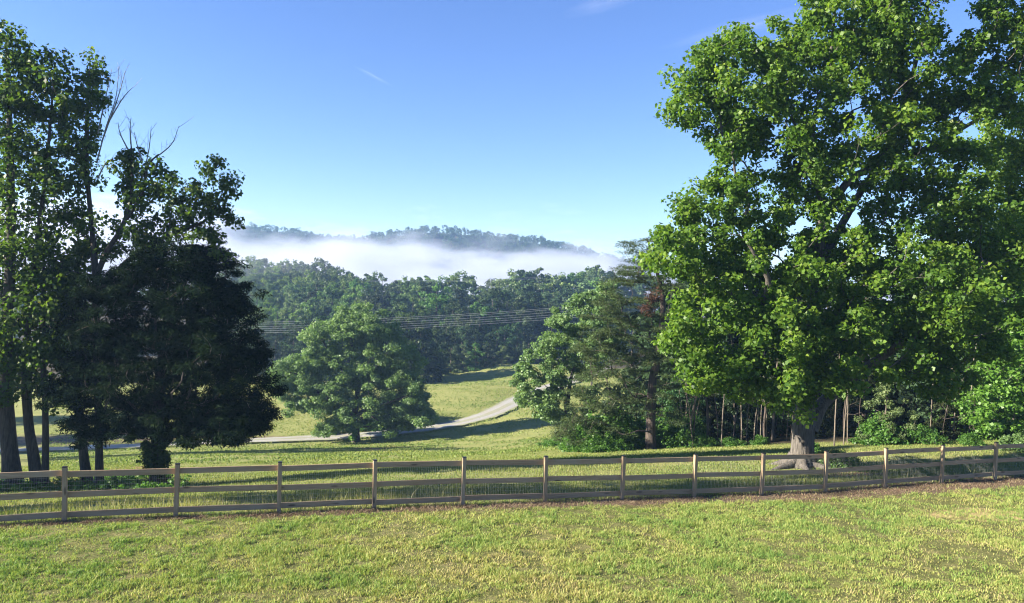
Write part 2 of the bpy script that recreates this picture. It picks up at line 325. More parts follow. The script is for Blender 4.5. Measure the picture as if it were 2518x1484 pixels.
# gravel drive, laid on its bed
tg = nrm(np.gradient(rs, axis=0)); nn = np.stack([-tg[:, 1], tg[:, 0]], 1)
offs = np.linspace(-1.85, 1.85, 9); rv = []
for o_ in offs:
    q = rs + nn*(o_ + (noise2(rs[:, 0], rs[:, 1], 1.3, int(o_*10) % 7)-.5)*.9)[:, None] if abs(o_) > 1.8 else rs + nn*o_
    z = H(q[:, 0], q[:, 1]) + .10 - .05*(abs(o_)/1.85)**2 - (.02 if .8 < abs(o_) < 1.2 else 0)
    rv.append(np.column_stack([q, z]))
rv = np.concatenate(rv); n_ = len(rs)
a_, b_ = np.meshgrid(np.arange(8), np.arange(n_-1), indexing='ij')
rf = np.stack([a_*n_+b_, a_*n_+b_+1, (a_+1)*n_+b_+1, (a_+1)*n_+b_], -1).reshape(-1, 4)
def gravel():
    m, n, l, out = new_mat('gravel'); geo = n.new('ShaderNodeNewGeometry')
    f = ntex(n, l, geo.outputs['Position'], 7, 6, .7); g = ntex(n, l, geo.outputs['Position'], .5, 3)
    c = ramp(n, l, f, [(.3, (.14, .136, .13)), (.55, (.235, .23, .222)), (.75, (.33, .322, .31))])
    c = mixc(n, l, ramp(n, l, g, [(.45, 0.0), (.7, .6)]), c, (.22, .19, .155))
    at = n.new('ShaderNodeAttribute'); at.attribute_name = 'v'; c = mixc(n, l, at.outputs['Fac'], c, (.15, .16, .07))
    p = n.new('ShaderNodeBsdfPrincipled'); l.new(c, p.inputs['Base Color']); p.inputs['Roughness'].default_value = .95
    b = n.new('ShaderNodeBump'); b.inputs['Distance'].default_value = .05; l.new(f, b.inputs['Height']); l.new(b.outputs[0], p.inputs['Normal'])
    l.new(p.outputs[0], out.inputs[0]); return m
road = mesh_obj('gravel_road', rv, rf, gravel(), smooth=True, fattr=np.clip(np.repeat([.75, .12, 0, .5, .5, 0, .12, .75], n_-1)*(.4+1.2*noise2(rs[:-1, 0], rs[:-1, 1], 2.5, 77))[np.tile(np.arange(n_-1), 8)], 0, 1)); road['kind'] = 'structure'
# ------------------------------------------------------------------ tree machinery
def tube_verts(pts, r, sides):
    pts = np.asarray(pts, float); r = np.asarray(r, float); k = len(pts)
    t = nrm(np.gradient(pts, axis=0)); ref = np.where(np.abs(t[:, 2:3]) > .9, np.array([[1., 0, 0]]), np.array([[0, 0, 1.]]))
    u = nrm(np.cross(ref, t))
    for i in range(1, k):                                  # keep the frame from flipping
        w = u[i-1]-t[i]*np.dot(u[i-1], t[i]); nw = np.linalg.norm(w)
        if nw > 1e-6: u[i] = w/nw
    w = np.cross(t, u); a = np.linspace(0, 2*np.pi, sides, endpoint=False)
    ring = u[:, None]*np.cos(a)[None, :, None]+w[:, None]*np.sin(a)[None, :, None]
    return (pts[:, None]+ring*r[:, None, None]).reshape(-1, 3)
class Tubes:
    def __init__(s): s.v = []; s.f = []; s.n = 0
    def add(s, pts, r, sides=6):
        v = tube_verts(pts, r, sides); k = len(pts)
        i, j = np.meshgrid(np.arange(k-1), np.arange(sides), indexing='ij'); j2 = (j+1) % sides
        s.f.append(np.stack([i*sides+j, i*sides+j2, (i+1)*sides+j2, (i+1)*sides+j], -1).reshape(-1, 4)+s.n)
        s.v.append(v); s.n += len(v)
    def obj(s, name, mat, parent=None, org=None, smooth=True):
        return mesh_obj(name, np.concatenate(s.v), [np.concatenate(s.f)], mat, parent, smooth, org=org)
def resample(pts, rads, step):
    pts = np.asarray(pts, float); n = max(4, int(np.linalg.norm(np.diff(pts, axis=0), axis=1).sum()/step)+1)
    q = spline(np.column_stack([pts, rads]), n); return q[:, :3], np.maximum(q[:, 3], .005)
def grow(trunks, targets, rng, step=.45, up=.8, pw=.3, tip=.010, ex=.42, wob=.06, root_order=True):
    """trunks: list of (points, radii). Limbs reach from them to every target; returns Tubes and end directions"""
    pos = []; par = []; pl = []; dr = []; base_r = []; paths = []
    for ti, (tp, tr) in enumerate(trunks):
        q, r = resample(tp, tr, step)
        off = len(pos); pr = -1; l0 = 0
        if ti > 0:
            dd = np.linalg.norm(np.array(pos)-q[0], axis=1); pr = int(dd.argmin()); l0 = pl[pr]
        ids = []
        for i in range(len(q)):
            pos.append(q[i]); par.append(pr if i == 0 else off+i-1); pl.append(l0+i*step); base_r.append(r[i])
            dr.append(nrm(q[min(i+1, len(q)-1)]-q[max(i-1, 0)])); ids.append(off+i)
        paths.append((ids, True))
    pos = list(pos); root = np.array(trunks[0][0][-1])*.3+np.array(trunks[0][0][0])*.7
    order = np.argsort(np.linalg.norm(targets-root, axis=1))
    POS = np.zeros((len(pos)+len(targets)*14, 3)); PLN = np.zeros(len(POS)); n = len(pos); POS[:n] = pos; PLN[:n] = pl
    skip = 0
    for ti, (tp, tr) in enumerate(trunks[:1]): skip = max(2, int(len(paths[0][0])*.15))
    tdir = np.zeros_like(targets); ends = np.zeros(len(targets), int)
    for k in order:
        t = targets[k]; v = t-POS[:n]; d = np.linalg.norm(v, axis=1)
        c = d + pw*PLN[:n] + up*np.maximum(0, -v[:, 2]+.15*d); c[:skip] += 6
        j = int(c.argmin()); L = d[j]; m = int(min(12, max(2, round(L/step))))
        d0 = nrm(dr[j]+rng.normal(0, .25, 3)); p0 = POS[j]; ctrl = p0+d0*L*.35+np.array([0, 0, .08*L])
        ids = [j]; s = np.linspace(0, 1, m+1)[1:]
        q = ((1-s)**2)[:, None]*p0+(2*s*(1-s))[:, None]*ctrl+(s**2)[:, None]*t
        q[:-1] += rng.normal(0, wob*min(1, L*.3), (m, 3))[:-1]
        for i in range(m):
            POS[n] = q[i]; pr = ids[-1]; PLN[n] = PLN[pr]+L/m; par.append(pr); base_r.append(0)
            dr.append(nrm(q[i]-(POS[pr]))); ids.append(n); n += 1
        paths.append((ids, False)); tdir[k] = dr[-1]; ends[k] = n-1
    cnt = np.zeros(n)
    cnt[ends] += 1
    for i in range(n-1, -1, -1):
        if par[i] >= 0: cnt[par[i]] += cnt[i]
    rr_ = np.maximum(tip*np.maximum(cnt, 1)**ex, np.array(base_r)[:n])
    for i in range(n-1, -1, -1):
        if par[i] >= 0 and base_r[i] == 0: rr_[i] = min(rr_[i], rr_[par[i]]*.92) if base_r[par[i]] else rr_[i]
    T = Tubes()
    for ids, tr in paths:
        q = POS[ids]; r = rr_[ids].copy()
        if tr: T.add(q, np.array([base_r[i] for i in ids]), 12 if r[0] > .12 else 7)
        else:
            r[0] = min(r[0], r[1]*1.15); T.add(q, r, 7 if r[0] > .09 else (5 if r[0] > .03 else 3))
    return T, tdir
def leaves(name, C, rng, per, spread, size, mat, parent, org, shape=(.62, .16), droop=0.0, up=.55, flat=.7, tdir=None, vbias=0.0, vmul=1.0, nb=.55, nj=.5):
    """a cloud of single leaves around every twig end C"""
    k = len(C); N = k*per
    cidx = np.repeat(np.arange(k), per)
    g = rng.normal(0, 1, (N, 3)); g = g/np.linalg.norm(g, axis=1, keepdims=True)*(rng.random((N, 1))**.45)
    sp = spread*(.65+.7*rng.random(k))[cidx][:, None]
    off = g*sp*np.array([1, 1, flat])
    if tdir is not None: off = off - tdir[cidx]*spread*.35*rng.random((N, 1))
    p = C[cidx]+off
    nrmv = nrm(np.array([0, 0, up])+g*nb+rng.normal(0, nj, (N, 3)))
    dv = nrm(g+rng.normal(0, .6, (N, 3))+np.array([0, 0, -droop])); dv = nrm(dv-nrmv*(dv*nrmv).sum(1, keepdims=True))
    sd = np.cross(nrmv, dv); s = (size*(.6+.75*rng.random(N)))[:, None]
    w = s*shape[0]*.5
    v = np.stack([p-dv*s*.5, p-dv*s*.05+sd*w+nrmv*s*shape[1], p+dv*s*.5, p-dv*s*.05-sd*w+nrmv*s*shape[1]], 1).reshape(-1, 3)
    f = np.arange(N*4).reshape(-1, 4)
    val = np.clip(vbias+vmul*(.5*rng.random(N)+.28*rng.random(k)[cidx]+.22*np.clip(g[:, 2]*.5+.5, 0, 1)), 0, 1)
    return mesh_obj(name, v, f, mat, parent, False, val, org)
def blob_targets(blobs, Y0, rng, dens, dep=1.0, shell=.42, stray=.07):
    """blobs (px, py, radius px[, dY[, depth half-extent m]]) to clump centres; dens = clumps per square metre of outline"""
    out = []
    for b in blobs:
        px, py, r = b[:3]; dy = b[3] if len(b) > 3 else 0.0
        c = P(px, py, Y0+dy); R_ = r*(Y0+dy)/FPX; hd = b[4] if len(b) > 4 else dep
        n = max(2, int(round(dens*math.pi*R_*R_*max(.6, hd/R_)**.8)))
        g = rng.normal(0, 1, (n, 3)); g = g/np.linalg.norm(g, axis=1, keepdims=True)*(rng.random((n, 1))**shell)
        g = g*np.where(rng.random((n, 1)) < stray, 1.3, 1.0)
        out.append(c+g*np.array([R_, hd, R_]))
    return np.concatenate(out)
def tree(name, cat, label, trunks, targets, bark, leafmat, rng, per, spread, size, group=None, gk={}, lk={}, trunk_name='trunk', crown='crown'):
    base = np.array(trunks[0][0][0])
    root = empty(name, base, label, cat, group)
    T, td = grow(trunks, targets, rng, **gk)
    a = T.obj(trunk_name, bark, root, base)
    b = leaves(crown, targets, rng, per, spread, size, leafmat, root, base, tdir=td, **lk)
    kids(root, a, b); return root, T, td
def pts(Y, *pp): return [P(p[0], p[1], Y+(p[2] if len(p) > 2 else 0)) for p in pp]
# ------------------------------------------------------------------ fence
def box_mesh(sx, sy, sz, bev, x0=None, z0=None):
    """a box with worn (bevelled) edges; verts, faces"""
    import bmesh
    bm = bmesh.new(); bmesh.ops.create_cube(bm, size=1)
    for v in bm.verts: v.co = Vector((v.co.x*sx, v.co.y*sy, v.co.z*sz))
    if bev: bmesh.ops.bevel(bm, geom=bm.edges[:], offset=bev, segments=2, affect='EDGES')
    if z0 is not None: bmesh.ops.translate(bm, verts=bm.verts, vec=(0, 0, z0+sz/2))
    if x0 is not None: bmesh.ops.translate(bm, verts=bm.verts, vec=(x0+sx/2, 0, 0))
    return bm
def bm_data(name, bm, mat):
    me = bpy.data.meshes.new(name); bm.to_mesh(me); bm.free(); me.materials.append(mat); return me
def obj_of(name, me, parent=None):
    o = bpy.data.objects.new(name, me); COL.objects.link(o)
    if parent is not None: o.parent = parent
    return o
FL = math.hypot(FDX, FDY); FANG = math.atan2(FDY, FDX)
def fence_z(k):
    x, y = fence_xy(k); return h1(x, y)
fx, fy = fence_xy(0)
fence = empty('wooden_fence', (fx, fy, fence_z(0)), 'long weathered three rail timber fence with wire mesh running across the lawn edge', 'fence')
forg = np.array(fence.location)
post_me = bm_data('post', box_mesh(.105, .105, 1.62, .008, z0=-.30), M['post'])
cap_me = bm_data('cap', box_mesh(.109, .109, .022, .004, z0=1.318), M['cap'])
rail_me = bm_data('rail', box_mesh(2.432, .040, .142, .006, x0=.004), M['rail'])
nrmf = np.array([-math.sin(FANG), math.cos(FANG)])           # towards the far side
fr = random.Random(5)
KZ = {k: fence_z(k) for k in range(-2, 15)}
for k in range(-1, 15):
    x, y = fence_xy(k); p = obj_of('post', post_me, fence)
    p.location = Vector((x, y, KZ[k]+fr.uniform(-.02, .015)))-Vector(forg); p.rotation_euler = (fr.uniform(-.008, .008), fr.uniform(-.012, .012), FANG+fr.uniform(-.05, .05))
    c = obj_of('cap', cap_me, p)
for k in range(-2, 14):
    x, y = fence_xy(k); z0, z1 = KZ[k], KZ[k+1]
    for h in (1.155, .655, .170):
        r = obj_of('rail', rail_me, fence)
        a, b = z0+h+fr.uniform(-.018, .018), z1+h+fr.uniform(-.018, .018)
        r.location = Vector((x+nrmf[0]*.075, y+nrmf[1]*.075, a))-Vector(forg); r.rotation_euler = (fr.uniform(-.02, .02), -math.atan2(b-a, FL), FANG)
    T = Tubes(); wr = .0012
    for i in range(49):
        s = (i+.5)/49
        q = np.array([x+FDX*s+nrmf[0]*.102, y+FDY*s+nrmf[1]*.102, z0+(z1-z0)*s])
        T.add([q+[0, 0, .03], q+[fr.uniform(-.006, .006), fr.uniform(-.006, .006), .6], q+[0, 0, 1.17]], [wr]*3, 3)
    for i in range(12):
        h = .04+i*.1016
        T.add([np.array([x+FDX*s+nrmf[0]*.104, y+FDY*s+nrmf[1]*.104, z0+(z1-z0)*s+h+fr.uniform(-.004, .004)]) for s in (0, .25, .5, .75, 1)], [wr]*5, 3)
    T.obj('wire_mesh', M['wire'], fence, forg)
# ------------------------------------------------------------------ big trees on the right
def trunk_line(Y, base, rest, r0, flare=1.5):
    """base = (px, Y) on the ground, rest = [(px, py, dY, radius)]"""
    b = gp(base, Y, -.05)
    P_ = [b] + [P(q[0], q[1], Y+q[2]) for q in rest]; R_ = [r0*flare] + [q[3] for q in rest]
    return P_, R_
rng = np.random.default_rng(11)
tw = trunk_line(29, 1968, [(1972, 1128, 0, .47), (1974, 1090, 0, .42), (1978, 1030, 0, .40), (1986, 930, 0, .33), (2000, 800, .3, .28), (2010, 680, .2, .23), (2016, 580, 0, .18), (2022, 490, -.2, .15), (1998, 430, -.3, .12), (2000, 300, 0, .09), (2040, 150, .2, .06), (2060, -60, 0, .03)], .46, 1.2)
limb1 = ([P(1992, 1060, 29), P(2012, 1010, 29.3), P(2035, 980, 29.6), P(2110, 920, 29.3), P(2180, 870, 29), P(2250, 820, 28.5), P(2340, 760, 28), P(2420, 650, 28)], [.30, .26, .24, .19, .16, .14, .09, .05])
limb2 = ([P(2020, 560, 29), P(2063, 477, 29.3), P(2111, 428, 29.4), P(2226, 389, 29.4), P(2315, 345, 29.2), P(2394, 300, 29), P(2505, 230, 29)], [.17, .15, .14, .115, .09, .07, .04])
limb3 = ([P(1990, 900, 29), P(1930, 780, 28), P(1880, 740, 27), P(1890, 690, 26.4), P(1840, 600, 26)], [.2, .17, .14, .1, .05])
limb4 = ([P(2010, 660, 29), P(2100, 500, 31), P(2200, 330, 31.5), P(2260, 120, 31), P(2300, -80, 31)], [.17, .14, .11, .07, .03])
B = [(2070, 60, 105, 0, 3), (2200, 40, 95, 0, 3), (2140, -110, 150, 0, 3), (2230, -40, 90, 1, 3), (2040, -60, 90, 0, 2.5), (1985, 40, 60, 0, 2), (2120, -220, 110, 0, 2),
     (1785, 108, 62, -1, 1.6), (1850, 130, 75, 0, 2), (1760, 150, 55, -1, 1.5), (1725, 195, 68, -1, 1.8), (1695, 255, 52, -1, 1.5), (1672, 280, 36, -1, 1.2), (1760, 275, 80, 0, 2.2), (1860, 245, 100, 0, 3), (1960, 190, 100, 0, 3), (1930, 110, 60, 0, 2),
     (1820, 330, 70, 0, 2.4), (1770, 350, 45, -1, 1.5), (1900, 350, 95, 0, 3), (1985, 390, 85, -.5, 3), (2060, 290, 105, 0, 3), (2160, 200, 100, 0, 3), (2100, 130, 80, 0, 3), (1950, 450, 55, 0, 2), (2030, 400, 60, -1, 2),
     (2230, 130, 70, 0, 2.2), (2290, 220, 62, 0, 2), (2245, 260, 62, .5, 2.2), (2330, 250, 52, 0, 1.6), (2170, 330, 60, 1, 2), (2400, 140, 62, 0, 1.8), (2440, 60, 70, 0, 2), (2480, 150, 62, 0, 2), (2500, 20, 60, 0, 1.8), (2560, 100, 90, 0, 2.5), (2380, 220, 50, 0, 1.5), (2140, 400, 60, -.5, 2), (2225, 360, 55, -.5, 1.8), (2290, 315, 52, -.5, 1.8), (2360, 285, 45, -.5, 1.5), (2460, 250, 50, -.5, 1.5), (2260, 420, 55, .5, 2), (2390, 410, 50, 1, 2), (2350, 360, 42, .5, 1.6), (2020, 500, 50, -.8, 1.6), (2430, 240, 45, 0, 1.5),
     (1790, 455, 48, -1, 1.5), (1755, 490, 62, -1, 1.8), (1700, 515, 42, -1.5, 1.5), (1700, 570, 70, -1.5, 2), (1640, 585, 40, -2, 1.5), (1650, 640, 60, -2, 1.8), (1600, 655, 32, -2, 1.2), (1790, 590, 85, -1, 2.5), (1880, 560, 70, 0, 2.5), (1840, 480, 48, -.5, 1.8),
     (1720, 670, 70, -1.5, 2.2), (1810, 700, 95, -1.5, 2.5), (1720, 760, 60, -2, 2), (1670, 790, 48, -2, 1.5), (1645, 820, 32, -2, 1.2), (1730, 840, 72, -2, 2.2), (1830, 820, 95, -2, 2.5), (1740, 920, 52, -2, 1.8), (1715, 955, 36, -2, 1.4), (1800, 930, 75, -2, 2.2), (1900, 910, 85, -2, 2.5), (1960, 950, 55, -2, 2), (1870, 965, 42, -2, 1.6),
     (1930, 640, 95, -1, 3), (1950, 760, 105, -1.5, 3.2), (1920, 830, 80, -2.2, 2.5), (2050, 580, 75, -.5, 2.6), (2080, 690, 115, -.5, 3.5), (2040, 820, 105, -1.5, 3), (2090, 880, 75, -1, 2.6), (2050, 930, 50, -1.5, 2), (2010, 970, 36, -1.6, 1.5),
     (2210, 600, 95, 0, 3.2), (2200, 720, 115, 0, 3.4), (2200, 480, 62, 1, 2.5), (2210, 850, 75, 0, 2.6), (2300, 500, 70, .5, 2.6), (2320, 620, 105, 0, 3.2), (2330, 740, 100, -1, 3), (2270, 800, 80, -1.5, 2.5), (2320, 860, 75, 0, 2.5), (2260, 930, 55, 0, 2.2), (2330, 930, 45, .5, 2), (2400, 850, 70, 0, 2.3), (2420, 720, 85, 0, 2.6), (2430, 590, 80, 0, 2.6), (2390, 500, 60, 0, 2.2), (2500, 660, 70, 0, 2.4), (2480, 790, 55, 0, 2), (2560, 560, 80, 0, 2.4), (2300, 720, 60, -3.2, 1.3), (2370, 760, 50, -3, 1.2)]
tg_ = blob_targets(B, 29, rng, 2.3, 1.0, .40, .2)
poplar, Tp, tdp = tree('tulip_tree', 'tree', 'huge leafy tulip tree with thick forked gray trunk just behind the fence', [tw, limb1, limb2, limb3, limb4], tg_, M['bark_gray'], M['poplar'], rng, 118, .46, .142,
     gk=dict(step=.5, tip=.009, ex=.40), lk=dict(shape=(.95, .14), flat=.8, up=.3, droop=.3, nb=.6, nj=.5))
# buttress roots of that trunk
T = Tubes(); b = np.array(poplar.location)
for k, (a, ln) in enumerate(((3.6, 1.1), (2.5, .8), (5.6, .9), (.4, .7), (4.6, .8))):
    dv = np.array([math.cos(a), math.sin(a), 0]); q = [b+dv*.25+[0, 0, .5], b+dv*.45+[0, 0, .2], b+dv*(.45+ln*.45), b+dv*(.45+ln)]
    q = [p if i < 2 else np.array([p[0], p[1], h1(p[0], p[1])+(.05 if i == 2 else -.08)]) for i, p in enumerate(q)]
    T.add(spline(q, 9), np.linspace(.22, .07, 9), 8)
KIDS[poplar.name].append(T.obj('root', M['bark_gray'], poplar, b))
rng = np.random.default_rng(12)
B = [(2480, 300, 50), (2500, 380, 70), (2440, 420, 55), (2420, 370, 32), (2510, 480, 80), (2450, 520, 60), (2560, 400, 110), (2580, 600, 120), (2500, 620, 70), (2560, 250, 60), (2640, 500, 140)]
tree('tulip_tree', 'tree', 'sunlit tulip tree cut off by the right picture edge behind the huge one', [trunk_line(34, 2620, [(2620, 900, 0, .30), (2610, 600, 0, .22), (2590, 300, 0, .08)], .34)], blob_targets(B, 34, rng, 2.2, 2.6), M['bark_gray'], M['poplar'], rng, 95, .6, .15, gk=dict(step=.55), lk=dict(shape=(.95, .14), up=.35, vbias=.06))
# young light green maple at the right edge
rng = np.random.default_rng(13)
B = [(2480, 800, 50), (2500, 860, 60), (2440, 900, 48), (2510, 940, 70), (2420, 960, 45), (2395, 1000, 38), (2460, 990, 62), (2400, 1040, 30), (2450, 1060, 40), (2500, 1050, 55), (2560, 900, 90), (2570, 1030, 70), (2540, 780, 60), (2500, 730, 34)]
tree('maple_sapling', 'tree', 'bright light green young maple by the fence at the far right edge', [trunk_line(38.5, 2492, [(2490, 1060, 0, .055), (2500, 950, 0, .045), (2520, 820, 0, .03), (2525, 740, 0, .015)], .06), (list(map(np.array, [gp(2452, 38.7, -.02), P(2450, 1080, 38.7), P(2440, 980, 38.6), P(2430, 920, 38.6)])), [.045, .04, .03, .015])],
     blob_targets(B, 38.5, rng, 3.8, 1.6), M['bark_pale'], M['maple'], rng, 62, .42, .155, gk=dict(step=.35, tip=.006), lk=dict(shape=(.95, .12), flat=.55, up=.7, droop=.3))
# virginia pine
rng = np.random.default_rng(14)
B = [(1555, 612, 26), (1585, 600, 30), (1540, 650, 34), (1590, 655, 45), (1520, 690, 36), (1570, 705, 55), (1630, 700, 50), (1505, 745, 40), (1560, 770, 60), (1620, 770, 55), (1470, 760, 30), (1500, 800, 52), (1450, 815, 32), (1560, 840, 65), (1480, 850, 52), (1430, 860, 30), (1620, 850, 50), (1520, 900, 60), (1460, 900, 40), (1590, 910, 50), (1450, 950, 42), (1510, 965, 60), (1410, 975, 30), (1570, 985, 45), (1470, 1005, 45), (1420, 1020, 35), (1530, 1030, 50), (1395, 1045, 24), (1460, 1055, 34), (1370, 1078, 20), (1410, 1075, 24), (1650, 960, 45), (1650, 880, 45), (1670, 800, 50), (1660, 1020, 32)]
pt = blob_targets(B, 42, rng, 2.1, 2.2)
pine, _, _ = tree('pine_tree', 'tree', 'scraggly dark green pine with a bare dark trunk left of the huge tulip tree', [trunk_line(42, 1599, [(1600, 1060, 0, .27), (1604, 942, 0, .24), (1621, 859, 0, .2), (1630, 740, 0, .14), (1610, 650, 0, .08), (1590, 585, 0, .03)], .3, 1.25)], pt, M['bark_pine'], M['pine'], rng, 185, .55, .18,
     gk=dict(step=.5, up=.1, pw=.15, tip=.009), lk=dict(shape=(.13, .02), flat=.22, up=.9), crown='needle_crown')
dead_p = blob_targets([(1600, 745, 22), (1612, 725, 18), (1590, 765, 14)], 40.6, rng, 5, .5)
M['dead_needle'] = leaf_mat('dead_needle', [(0, (.05, .03, .022)), (1, (.10, .055, .038))], .15, (1.2, 1, .8), 0)
q = leaves('dead_needle_spray', dead_p, rng, 110, .42, .24, M['dead_needle'], pine, np.array(pine.location), shape=(.12, .02)); tag(q, 'rusty red dead needles on one bough')
KIDS[pine.name].append(q)
# broadleaf beside it, nearer the drive
rng = np.random.default_rng(15)
B = [(1443, 735, 34), (1480, 722, 40), (1420, 770, 44), (1375, 775, 30), (1365, 815, 40), (1420, 840, 58), (1345, 840, 24), (1325, 880, 40), (1375, 895, 52), (1295, 905, 30), (1345, 930, 40), (1420, 920, 55), (1470, 800, 55), (1480, 870, 55), (1280, 900, 18), (1500, 740, 40), (1440, 985, 36), (1520, 800, 40), (1280, 950, 24), (1300, 975, 30), (1275, 985, 20), (1338, 985, 20), (1370, 965, 30), (1350, 1015, 34), (1375, 1000, 36), (1400, 1040, 26), (1330, 1000, 22)]
tree('broadleaf_tree', 'tree', 'mid green broadleaf tree overhanging the gravel drive left of the scraggly pine', [trunk_line(60, 1398, [(1396, 1050, 0, .24), (1392, 990, 0, .2), (1378, 945, 0, .16), (1365, 925, 0, .1), (1340, 905, 0, .05)], .26, 1.3), ([P(1394, 1010, 60), P(1402, 940, 60.3), P(1420, 870, 60.4), P(1430, 780, 60)], [.17, .14, .1, .05])],
     blob_targets(B, 60, rng, 1.25, 2.6), M['bark_dark'], M['oak'], rng, 170, .56, .18, gk=dict(step=.6, tip=.011), lk=dict(shape=(.8, .12), flat=.6, up=.35, nb=.65, nj=.45, vbias=.0))
# ------------------------------------------------------------------ lone oak
rng = np.random.default_rng(16)
B = [(870, 785, 42), (830, 790, 40), (910, 790, 42), (945, 820, 40), (790, 815, 34), (770, 830, 18), (860, 830, 60), (920, 850, 60), (970, 860, 45), (795, 870, 40), (845, 890, 50), (910, 900, 60), (980, 910, 55), (1010, 890, 30), (755, 890, 36), (720, 900, 26), (700, 925, 32), (740, 930, 42), (690, 945, 24), (800, 940, 50), (860, 950, 50), (930, 955, 60), (1000, 960, 50), (1030, 940, 24), (715, 965, 24), (745, 985, 34), (730, 1000, 22), (770, 960, 22), (800, 1000, 38), (850, 1010, 44), (910, 1010, 50), (970, 1010, 50), (1020, 990, 36), (1045, 985, 22), (1040, 1020, 26), (830, 1030, 24), (960, 1040, 30), (1020, 1035, 30), (1050, 1030, 16), (800, 1055, 14), (785, 1060, 9)]
tg_ = blob_targets(B, 85, rng, 1.05, 4.2, .3, 0)
wl = lambda Y, *q: ([P(a, b, Y+c) for a, b, c, r in q], [r for a, b, c, r in q])
oak, _, _ = tree('oak_tree', 'tree', 'large rounded oak standing alone in the field by the gravel drive', [trunk_line(85, 875, [(876, 1070, 0, .40), (875, 1045, 0, .36), (873, 1010, 0, .32), (880, 950, 0, .26), (870, 880, 0, .2), (860, 810, 0, .1), (860, 775, 0, .05)], .45, 1.35),
     wl(85, (874, 1030, 0, .26), (845, 1010, -1, .2), (810, 985, -1.2, .18), (775, 960, -1.4, .13), (740, 925, -1.5, .08), (705, 915, -1.5, .04)), wl(85, (877, 1020, 0, .22), (920, 1000, -1, .16), (970, 985, -2, .11), (1020, 965, -2, .05)), wl(85, (875, 990, 0, .22), (915, 945, 1, .18), (950, 880, 1, .12), (965, 840, 1, .05)), wl(85, (876, 960, 0, .2), (835, 900, 0, .16), (800, 850, 0, .1), (785, 820, 0, .04)),
     wl(85, (878, 1035, 0, .14), (905, 1022, -2, .11), (930, 1035, -3, .07))], tg_, M['bark_dark'], M['oak'], rng, 210, .80, .20, gk=dict(step=.7, tip=.014), lk=dict(shape=(.8, .12), flat=.55, up=.4, nb=.75, nj=.4, vbias=.08))
# ------------------------------------------------------------------ left group
rng = np.random.default_rng(17)
gl = dict(shape=(.75, .14), flat=.85, up=.25, droop=.7)
B = [(15, 78, 34), (45, 120, 40), (70, 185, 45), (20, 150, 60), (100, 195, 30), (60, 260, 70), (105, 265, 45), (-30, 150, 80), (-60, 300, 100), (20, 250, 60), (30, 370, 75), (-40, 450, 90), (30, 520, 65), (80, 400, 50), (80, 480, 50), (15, 620, 65), (60, 600, 45), (-40, 650, 90), (40, 720, 60), (-30, 800, 80), (50, 800, 55), (15, 900, 50), (-50, 950, 70), (60, 880, 35), (15, 960, 30), (20, 990, 22)]
tree('sweetgum_tree', 'tree', 'tallest sweetgum with the thickest trunk at the left picture edge', [trunk_line(28, 33, [(26, 1130, 0, .29), (18, 1040, 0, .26), (12, 900, 0, .23), (25, 650, 0, .17), (25, 350, 0, .11), (15, 90, 0, .03)], .33, 1.25)], blob_targets(B, 28, rng, 2.35, 1.7), M['bark_dark'], M['gum'], rng, 58, .5, .165, gk=dict(step=.5), lk=gl)
rng = np.random.default_rng(18)
B = [(135, 155, 26), (125, 200, 38), (165, 205, 26), (110, 260, 40), (150, 280, 45), (180, 265, 28), (125, 350, 55), (165, 340, 38), (100, 430, 50), (150, 430, 42), (125, 510, 48), (155, 520, 30), (100, 590, 45), (140, 620, 42), (90, 690, 45), (130, 740, 45), (160, 700, 30), (85, 800, 40), (120, 850, 38), (70, 900, 30)]
tree('sweetgum_tree', 'tree', 'slim sweetgum with twin crossing trunks between the thickest and the forked sweetgum', [trunk_line(28.2, 88, [(78, 1130, 0, .13), (66, 1030, 0, .12), (62, 900, 0, .11), (85, 650, 0, .09), (115, 400, 0, .06), (135, 160, 0, .02)], .155, 1.2), ([gp(99, 28.2, -.02), P(88, 1120, 28.2), P(74, 1040, 28.3), P(72, 930, 28.4), P(90, 800, 28.6)], [.15, .12, .11, .09, .04])], blob_targets(B, 28.2, rng, 2.0, 1.4), M['bark_dark'], M['gum'], rng, 58, .48, .165, gk=dict(step=.5), lk=gl)
rng = np.random.default_rng(19)
B = [(115, 620, 35), (105, 700, 40), (130, 780, 34), (100, 840, 30), (150, 850, 24), (60, 780, 30), (130, 880, 30), (80, 930, 26), (120, 690, 40), (60, 680, 36), (30, 860, 34), (110, 960, 20)]
tree('sweetgum_tree', 'tree', 'thin straight sweetgum stem beside the twin crossing trunks', [trunk_line(28.1, 109, [(112, 1120, 0, .12), (111, 1000, 0, .105), (106, 880, 0, .095), (106, 700, 0, .06), (110, 600, 0, .02)], .14, 1.2)], blob_targets(B, 28.1, rng, 3.2, 1.4), M['bark_dark'], M['gum'], rng, 58, .45, .16, gk=dict(step=.5), lk=gl)
rng = np.random.default_rng(20)
B = [(180, 640, 42), (150, 680, 40), (200, 720, 45), (160, 760, 45), (200, 810, 40), (150, 830, 36), (180, 880, 38), (215, 880, 34), (230, 940, 26), (240, 985, 18), (160, 930, 20), (165, 985, 22), (175, 960, 20), (205, 600, 34)]
tree('sweetgum_tree', 'tree', 'crooked leaning sweetgum trunk left of the forked sweetgum', [trunk_line(29, 216, [(207, 1130, 0, .17), (200, 1060, 0, .155), (188, 950, 0, .15), (184, 860, 0, .12), (190, 740, 0, .08), (195, 610, 0, .03)], .2, 1.2)], blob_targets(B, 29, rng, 2.6, 1.5), M['bark_dark'], M['gum'], rng, 60, .45, .16, gk=dict(step=.5), lk=dict(gl, vbias=.1))
rng = np.random.default_rng(21)
